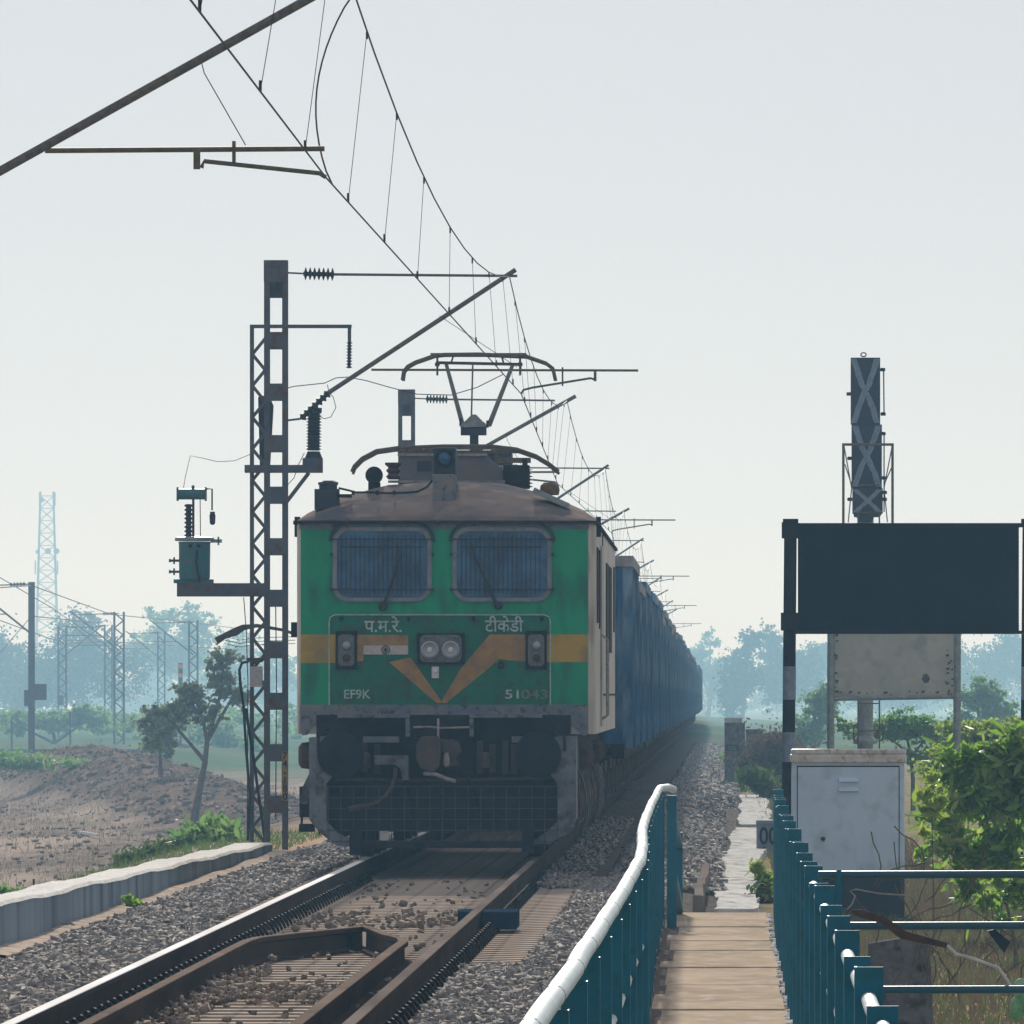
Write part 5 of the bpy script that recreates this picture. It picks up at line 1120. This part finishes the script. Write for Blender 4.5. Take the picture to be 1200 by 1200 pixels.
def tree(name, y, blobs_px, n, size, leafmat, limbs_px, label, cat='tree', group=None, seed=0, depth=1.0, trunk_r=.25, asp=1.0, barkmat='bark', sub=5, zb=None):
    """blobs_px: (px, py, rx_px, rz_px) at distance y; limbs_px: list of polylines in px"""
    s = F/y; rr = random.Random(seed); bl = []
    for (px, py, rx, rz) in blobs_px:
        cx, cz = (px-VX)/s, CZ+(VY-py)/s; ax, az = rx/s, rz/s; bl.append((cx, y+rr.uniform(-.3, .3)*ax*depth, cz, ax*.75, ax*.75*depth, az*.75))
        for _ in range(sub):
            t_ = rr.uniform(0, 6.28); q_ = rr.uniform(.5, .9); bl.append((cx+ax*q_*math.cos(t_), y+ax*depth*rr.uniform(-.7, .7), cz+az*q_*math.sin(t_), ax*rr.uniform(.22, .42), ax*depth*.35, az*rr.uniform(.22, .42)))
    bx, by = (limbs_px[0][0][0]-VX)/s, y; bz = CZ+(VY-limbs_px[0][0][1])/s
    gz = float(hz(bx, by)); t = thing(name, (bx, by, min(bz, gz)), label, cat, group)
    k = MB()
    for li, L in enumerate(limbs_px):
        pts = [((a-VX)/s, y+.15*i*rr.uniform(-1, 1)*depth*(li > 0), CZ+(VY-c)/s) for i, (a, c) in enumerate(L)]
        if li == 0: pts = [(pts[0][0], y, min(pts[0][2], gz)-.2)]+pts
        n_ = len(pts); r0 = trunk_r*(1 if li == 0 else .5); k.tube(pts, [r0*(1-.65*i/(n_-1)) for i in range(n_)], 7)
    k.build('trunk', barkmat, t)
    V, Fc = leaf_cloud(bl, n, size, asp, seed+1, 9 if asp > 1.3 else 32); npmesh('crown', V, Fc, leafmat, parent=t, loc=tuple(t.location)); return t
# leaning tree on the spoil heap
tree('tree', 285, [(192, 835, 26, 24), (186, 862, 20, 24), (232, 828, 28, 18), (262, 795, 24, 32), (268, 770, 18, 16), (245, 845, 22, 14), (214, 808, 14, 10), (280, 820, 14, 18), (212, 838, 22, 18), (222, 812, 20, 16)], 9500, .10, 'leaf_o',
     [[(228, 958), (233, 930), (240, 895), (243, 868), (248, 850)], [(243, 868), (256, 845), (272, 818), (283, 800)], [(243, 870), (238, 845), (230, 825)], [(240, 892), (215, 862), (195, 840)], [(248, 850), (258, 815), (262, 785)]],
     'leaning forked tree on the spoil heap left of the masts', trunk_r=.13, seed=3)
tree('tree', 330, [(188, 862, 20, 26), (196, 838, 20, 16)], 6000, .10, 'leaf_o', [[(188, 900), (188, 870), (190, 850)], [(188, 880), (200, 850)], [(188, 885), (176, 855)]], 'dark dense small tree left of the leaning tree', seed=4, trunk_r=.08)
TREES = [
 (880, [(85, 770, 62, 60), (100, 735, 24, 26), (60, 800, 60, 50), (135, 790, 45, 48)], 'leaf_d', 'broad hazy tree mass left behind the line masts', 7000),
 (930, [(20, 790, 45, 45), (-15, 780, 40, 55)], 'leaf_d', 'hazy tree at the left picture edge behind the first far mast', 4500),
 (1000, [(190, 730, 26, 18), (225, 722, 22, 16), (170, 765, 32, 30), (215, 765, 32, 34), (245, 745, 20, 22)], 'leaf_m', 'open feathery pale tree left of the transformer', 5200),
 (1050, [(285, 760, 26, 26), (262, 790, 34, 34), (300, 800, 30, 34), (330, 790, 26, 26)], 'leaf_m', 'pale hazy tree right behind the lattice mast', 4500),
 (700, [(60, 845, 40, 16), (105, 842, 34, 16), (20, 850, 32, 14)], 'leaf_m', 'low green scrub trees beyond the spoil heaps', 3500),
 (640, [(160, 855, 30, 14), (200, 848, 30, 16), (255, 868, 34, 22), (300, 880, 34, 24)], 'leaf_m', 'green scrub tree behind the leaning tree', 3800),
 (900, [(868, 790, 24, 40), (880, 750, 14, 18), (858, 815, 20, 30)], 'leaf_d', 'tall dark hazy tree just right of the train tail', 4200),
 (980, [(905, 760, 22, 32), (915, 800, 30, 40), (945, 790, 26, 36)], 'leaf_d', 'broad hazy tree left of the dark board post', 4600),
 (1150, [(838, 790, 18, 26), (818, 775, 14, 26), (832, 752, 10, 14)], 'leaf_m', 'faint pale tree in the smoke beyond the last wagons', 2600),
 (1100, [(1000, 790, 60, 40), (1060, 800, 50, 40)], 'leaf_d', 'faint wooded mass behind the faded board', 5200),
 (1080, [(1135, 790, 50, 42), (1190, 780, 46, 48)], 'leaf_d', 'faint wooded mass at the right edge beyond the boards', 5200),
 (420, [(962, 828, 26, 26), (950, 850, 28, 20), (938, 870, 18, 16)], 'leaf_m', 'light green bush between the dark post and the faded board', 3600),
 (430, [(1145, 815, 26, 28), (1170, 838, 28, 24), (1125, 845, 20, 20)], 'leaf_m', 'thin light green tree right of the faded board', 3800),
]
for i, (yy, bl, m_, lab, n_) in enumerate(TREES):
    if yy > 800: yy *= 1.65
    cx = sum(b_[0] for b_ in bl)/len(bl); s = F/yy; zb_ = VY+(CZ+3.2)*s
    tree('tree', yy, bl, int(n_*2.0), .00030*yy, m_, [[(cx, zb_), (cx+3, (zb_+bl[0][1])/2), (bl[0][0], bl[0][1])]]+[[(cx+2, (zb_+bl[0][1])/2), (b_[0], b_[1])] for b_ in bl[1:]], lab, seed=20+i, trunk_r=.3*yy/900, group='trees in the hazy background')
# mid bushes on the right
tree('shrub', 215, [(1060, 850, 40, 22), (1095, 860, 34, 26), (1015, 858, 26, 18), (1080, 888, 36, 20), (985, 850, 16, 12)], 10500, .065, 'leaf_m', [[(1070, 915), (1068, 890), (1062, 860)], [(1068, 885), (1095, 855)], [(1068, 885), (1030, 855)]], 'loose green shrub behind the cabinet lid, under the faded board', 'shrub', seed=51, trunk_r=.06)
tree('shrub', 165, [(1160, 862, 48, 22), (1120, 878, 30, 22), (1190, 872, 34, 28), (1095, 905, 24, 26), (1110, 935, 22, 22)], 19000, .055, 'leaf_y', [[(1150, 930), (1155, 880)], [(1155, 900), (1190, 870)], [(1152, 900), (1120, 875)]], 'yellow green shrub top behind the big leafed bush', 'shrub', seed=52, trunk_r=.05)
# near bush with big pale leaves
tree('leafy_bush', 97, [(1165, 905, 50, 40), (1140, 935, 44, 40), (1185, 965, 46, 50), (1120, 985, 34, 36), (1160, 1010, 46, 34), (1200, 910, 34, 50), (1092, 1000, 20, 22), (1112, 900, 20, 26), (1182, 870, 38, 26), (1140, 882, 24, 20), (1105, 950, 24, 30)], 3700, .048, 'leaf',
     [[(1175, 1095), (1170, 1040), (1160, 980), (1150, 930)], [(1170, 1040), (1120, 985), (1095, 950)], [(1165, 1000), (1195, 930)], [(1160, 980), (1125, 920)], [(1172, 1060), (1110, 1010)]], 'large leafy green bush with pale shining leaves right of the cabinet', 'bush', seed=61, depth=.6, trunk_r=.03, asp=3.4)
tree('leafy_bush', 88, [(1185, 1050, 30, 24), (1130, 1040, 20, 20), (1160, 1075, 26, 18)], 420, .05, 'leaf', [[(1190, 1110), (1180, 1060), (1150, 1040)], [(1190, 1100), (1130, 1060)]], 'sparse leafy branch hanging behind the top fence pipe', 'bush', seed=62, depth=.5, trunk_r=.02, asp=3.2)
tree('leafy_bush', 94, [(1092, 935, 16, 26), (1088, 985, 12, 16)], 150, .05, 'leaf_y', [[(1094, 1060), (1093, 990), (1090, 925)]], 'single pale sprig of narrow leaves beside the cabinet', 'bush', seed=63, depth=.5, trunk_r=.010, asp=3.0)
for k, (x0, x1, yy, py, n_, lab) in enumerate([(-220, 420, 2500, 806, 36000, 'distant wood closing the horizon on the left behind the trees'), (800, 1330, 2600, 800, 32000, 'distant wood closing the horizon on the right behind the trees'), (-160, 350, 760, 846, 20000, 'belt of low green scrub beyond the spoil heaps on the left')]):
    s_ = F/yy; g = np.random.default_rng(200+k); bl = [((px-VX)/s_, yy+g.uniform(-40, 40), CZ+(VY-py-g.uniform(-14, 14)*(1 if k < 2 else .5))/s_, g.uniform(14, 34)/s_, 8.0, g.uniform(12, 30)*(1 if k < 2 else .5)/s_) for px in np.arange(x0, x1, 14)]
    if k < 2: bl += [((px-VX)/s_, yy-50, CZ+(VY-824)/s_, 30/s_, 6.0, 14/s_) for px in np.arange(x0, x1, 20)]
    V, Fc = leaf_cloud(bl, n_, 1.1 if k < 2 else .3, 1, 210+k, 60); V[:, 2] = np.maximum(V[:, 2], -4)
    o = npmesh('far_wood', V, Fc, 'leaf_d' if k < 2 else 'leaf_m', loc=((x0-VX)/s_, yy, -4)); tag(o, lab, 'wood', kind='stuff')
# dry brush along the right
def brush(name, y, bl, n, size, m, label, seed, cat='brush'):
    s = F/y; B = [((px-VX)/s, y, CZ+(VY-py)/s, rx/s, rx/s*2.5, rz/s) for px, py, rx, rz in bl]
    V, Fc = leaf_cloud(B, n, size, 2.6, seed); z = np.maximum(V[:, 2], hz(V[:, 0], V[:, 1])-.02); V[:, 2] = z
    o = npmesh(name, V, Fc, m, loc=(B[0][0], y, float(hz(B[0][0], y)))); tag(o, label, cat); return o
brush('dry_shrub', 225, [(905, 885, 22, 22), (885, 900, 16, 16), (918, 905, 12, 20)], 9000, .045, 'drybrush', 'brown dry shrub beyond the coping left of the dark post', 71, 'shrub')
brush('green_shrub', 190, [(885, 912, 12, 12), (900, 925, 10, 8)], 1600, .07, 'grass', 'low green shrub beside the far end of the coping', 72, 'shrub')
brush('green_shrub', 280, [(870, 880, 14, 9), (855, 890, 10, 6)], 2500, .05, 'leaf_m', 'pale low shrub under the concrete pier', 73, 'shrub')
brush('green_shrub', 106, [(895, 1030, 6, 9), (888, 1018, 4, 6)], 300, .05, 'leaf_y', 'bright green weed between coping and railing', 74, 'plant')
brush('green_shrub', 98, [(894, 1048, 6, 12)], 260, .05, 'grass', 'small weed tuft beside the black cable loop', 75, 'plant')
brush('green_shrub', 150, [(245, 985, 24, 16), (262, 975, 14, 12), (225, 995, 18, 10)], 5000, .06, 'leaf_m', 'green bush behind the parapet left of the mast foot', 76, 'bush')
brush('dry_shrub', 150, [(200, 1000, 28, 12), (160, 1010, 24, 8)], 3600, .05, 'grass', 'yellow green weeds behind the middle of the parapet', 77, 'weeds')
brush('green_shrub', 92, [(158, 1062, 8, 6), (148, 1058, 6, 6)], 260, .035, 'leaf', 'bright green weed growing on the parapet face', 78, 'plant')
brush('green_shrub', 115, [(8, 1052, 12, 8), (-2, 1048, 10, 8)], 700, .045, 'leaf_m', 'green tuft at the left edge above the parapet', 79, 'plant')
brush('green_shrub', 370, [(30, 893, 30, 7), (90, 896, 20, 5), (5, 890, 18, 10)], 6000, .07, 'leaf_m', 'patch of green weeds on the spoil heap', 80, 'weeds')
brush('green_shrub', 170, [(400, 975, 16, 8), (385, 968, 12, 8)], 900, .06, 'grass', 'grass tuft right of the mast foot by the locomotive', 81, 'plant')
# dry grass and vines on the right verge
def grass_field(regs, m, label, seed):
    g = np.random.default_rng(seed); VS = []; FS = []; o_ = 0
    for x0, x1, y0, y1, n, h in regs:
        x = g.uniform(x0, x1, n); y = g.uniform(y0, y1, n); z = hz(x, y)-.01; hh = h*g.uniform(.4, 1.2, n); w_ = .006+.004*g.random(n); lx, ly = g.normal(0, .4, n)*hh, g.normal(0, .4, n)*hh
        V = np.stack([np.stack([x-w_, y, z], -1), np.stack([x+w_, y, z], -1), np.stack([x+lx, y+ly, z+hh], -1)], 1).reshape(-1, 3); VS.append(V); FS.append(np.arange(n*3).reshape(-1, 3)+o_); o_ += n*3
    o = npmesh('verge_grass', np.concatenate(VS), np.concatenate(FS), m); tag(o, label, 'grass', kind='stuff')
grass_field([(.6, 4, 60, 130, 26000, .11), (.7, 3, 130, 240, 9000, .18), (-30, -9, 170, 420, 9000, .22)], 'drybrush', 'dry brown grass covering the ground right of the walkway', 90)
grass_field([(.6, 4, 60, 130, 7000, .12), (.75, 2, 100, 240, 5000, .15), (-7.5, -6.0, 100, 160, 3500, .12)], 'grass', 'green grass blades mixed into the verges on both sides', 91)
vn = MB(); rr = random.Random(31)
for _ in range(34):
    px, py = rr.uniform(1020, 1200), rr.uniform(1020, 1200); yy = rr.uniform(56, 61); pts = []
    a = rr.uniform(-1.9, -.6)
    for k in range(6): pts.append((X4(px, yy), yy, Z4(py, yy))); px += 14*math.cos(a); py += 14*math.sin(a); a += rr.uniform(-.5, .5)
    vn.tube(pts, .0035, 4)
tag(vn.build('dry_vines', 'bark'), 'tangle of thin dry vines behind the fence pipes', 'vines', kind='stuff')
# litter on the field
q = MB(); rr = random.Random(44)
for _ in range(40):
    px, py = rr.uniform(0, 230), rr.uniform(935, 1010); yy = 3.63*F/(py-VY); xx = (px-VX)*yy/F; q.ball((xx, yy, float(hz(xx, yy))+.04), rr.uniform(.03, .08), 6, (1.4, 2, .5))
tag(q.build('field_stones', 'pebble'), 'pale stones and clods lying on the brown field', 'stones', kind='stuff')
yy = 3.63*F/(975-VY); q = MB(); q.bar((X4(93, yy), yy, float(hz(X4(93, yy), yy))+.12), (X4(137, yy), yy-8, float(hz(X4(137, yy), yy-8))+.10), .09, .07)
tag(q.build('fallen_pole', 'debris'), 'pale fallen pole lying on the brown field', 'pole')

# ------------------------------------------------------------------ far second line: masts, tower, small signal
def far_mast(px, topy, y, solid, lab):
    s = F/y; x = (px-VX)/s; zt_ = CZ+(VY-topy)/s; zb = float(hz(x, y))-.1
    t = thing('line_mast', (x, y, zb), lab, 'mast', 'masts of the second line at the left'); b = MB()
    if solid: b.box(x-.16, x+.16, y-.1, y+.1, zb, zt_)
    else:
        for sg in (-1, 1): b.box(x+sg*.32-.07, x+sg*.32+.07, y-.1, y+.1, zb, zt_)
        zz = zb; k = 0
        while zz < zt_-.5: x0 = x+(.3 if k % 2 else -.3); b.bar((x0, y-.1, zz), (2*x-x0, y-.1, zz+.5), .09, .04, up=(0, 1, 0)); zz += .5; k += 1
    b.build('mast_column', 'mast', t)
    c = MB(); d = -1 if solid or px > 100 else 1
    z0 = zt_-.1; c.tube([(x, y, z0), (x+d*2.9, y, z0-.1)], .035, 5); c.tube([(x, y, zt_-2.6), (x+d*3.3, y, zt_+.05)], .05, 5); c.tube([(x+d*1.2, y, zt_-1.6), (x+d*3.6, y, zt_-1.6)], .03, 5)
    insulator(c, (x+d*.3, y, z0), (x+d*1.1, y, z0-.04), .05, .12, 5, 8); c.build('cantilever', 'tube', t)
    if solid or px == 73:
        q = MB(); q.box(x-.35, x+.1, y-.3, y, zb+2.7, zb+3.5); q.box(x+.1, x+.75, y-.3, y, zb+3.0, zb+3.8) if solid else None; q.build('control_box', 'mast', t)
    return t
far_mast(37, 682, 510, True, 'nearest solid dark mast of the second line at the far left')
far_mast(139.5, 717, 694, False, 'lattice mast of the second line, tallest left of the leaning tree')
far_mast(226.5, 727, 774, False, 'lattice mast of the second line nearest the transformer')
far_mast(73, 733, 830, False, 'pale lattice mast with a control box right of the solid mast')
far_mast(127, 732, 900, False, 'pale lattice mast close behind the tallest lattice mast')
far_mast(189, 740, 950, False, 'faintest lattice mast behind the crown of the leaning tree')
fw = thing('distant_wires', (-36, 510, 5), 'thin wires of the second line strung between the far masts', 'wire')
b = MB()
for (P) in ([(-60, 693, 480), (37, 686, 510), (130, 720, 694), (222, 729, 774), (290, 738, 950)], [(-60, 705, 480), (0, 727, 560), (60, 749, 694), (150, 753, 774), (290, 762, 950)], [(-20, 655*1.0+10, 500), (60, 712, 660), (137, 765, 700)], [(-30, 800, 520), (37, 722, 540), (120, 690+40, 694)]):
    b.tube([((px-VX)*yy/F, yy, CZ+(VY-py)*yy/F) for px, py, yy in P], .03, 4)
b.build('wire_span', 'wire', fw)
b = MB()
for yy_ in (876,): b.tube([(-80, 560, float(hz(-50, 560))+.25), (-30, 560, float(hz(-50, 560))+.25)], .10, 5)
for k in range(8): b.box(-58+3.2*k, -57.9+3.2*k, 560, 560.1, -1.7, .4+.3*(k % 3))
tag(b.build('trackside_fence', 'tower'), 'low pale fence line in front of the second line at the far left', 'fence')
# tower
y = 2400.0; s = F/y; tx = (55-VX)/s; tt = thing('telecom_tower', (tx, y, -4), 'pale lattice telecom tower fading into the haze at the upper left', 'tower')
b = MB(); zt_ = CZ+(VY-576)/s; Wb, Wt = 3.0, 1.5
def wdt(z): return Wb+(Wt-Wb)*(z+4)/(zt_+4)
for sx_, sy_ in ((-1,-1),(1,-1),(1,1),(-1,1)): b.tube([(tx+sx_*Wb, y+sy_*Wb, -4), (tx+sx_*Wt, y+sy_*Wt, zt_)], .14, 5)
zz = -4.0
while zz < zt_-1.5:
    z2 = zz+2.9; w0, w1 = wdt(zz), wdt(z2)
    for sy_ in (-1, 1): b.tube([(tx-w0, y+sy_*w0, zz), (tx+w1, y+sy_*w1, z2)], .06, 4); b.tube([(tx+w0, y+sy_*w0, zz), (tx-w1, y+sy_*w1, z2)], .06, 4); b.tube([(tx-w1, y+sy_*w1, z2), (tx+w1, y+sy_*w1, z2)], .06, 4)
    zz = z2
b.build('lattice', 'tower', tt)
for px, py, r_ in ((50, 586, .55), (57, 646, .7), (67, 646, .7), (45, 647, .5)):
    q = MB(); q.lathe(((px-VX)/s, y-2.2, CZ+(VY-py)/s), [(r_, 0), (r_, -.4), (r_*.6, -.6)], 'y', 16); q.build('dish', 'tower', tt)
for px, py in ((42, 665), (68, 665), (47, 585), (65, 585)):
    q = MB(); q.box((px-VX)/s-.15, (px-VX)/s+.15, y-1.8, y-1.5, CZ+(VY-py-8)/s, CZ+(VY-py+8)/s); q.build('antenna', 'tower', tt)
y = 640.0; s = F/y; x = (211.5-VX)/s; g0 = float(hz(x, y)); fs_ = thing('signal_post', (x, y, g0), 'small far signal with two orange lamps behind the leaning tree', 'signal')
b = MB(); b.tube([(x, y, g0-.1), (x, y, CZ+(VY-780)/s)], .09, 6); b.box(x-.13, x+.13, y-.1, y+.1, CZ+(VY-802)/s, CZ+(VY-777)/s); b.build('pole', 'mast', fs_)
for py in (781, 791.5): q = MB(); q.lathe((x, y-.1, CZ+(VY-py)/s), [(.15, 0), (.15, -.06)], 'y', 12); q.build('lamp', 'orange_lamp', fs_)

# ------------------------------------------------------------------ haze
hb_ = MB(); hb_.box(-4100, 4100, -30, 4200, -7.5, 51)
hm = nm('haze'); hm.use_nodes = True; t = hm.node_tree; t.nodes.clear(); o_ = t.nodes.new("ShaderNodeOutputMaterial"); pv = t.nodes.new("ShaderNodeVolumePrincipled")
pv.inputs['Color'].default_value = (.34, .64, .92, 1); pv.inputs['Absorption Color'].default_value = (1, 1, 1, 1); pv.inputs['Density'].default_value = .00064; pv.inputs['Anisotropy'].default_value = .05
t.links.new(pv.outputs[0], o_.inputs['Volume'])
hz_o = hb_.build('haze', hm); hz_o['kind'] = 'stuff'; hz_o['label'] = 'pale blue smoke haze filling the air'
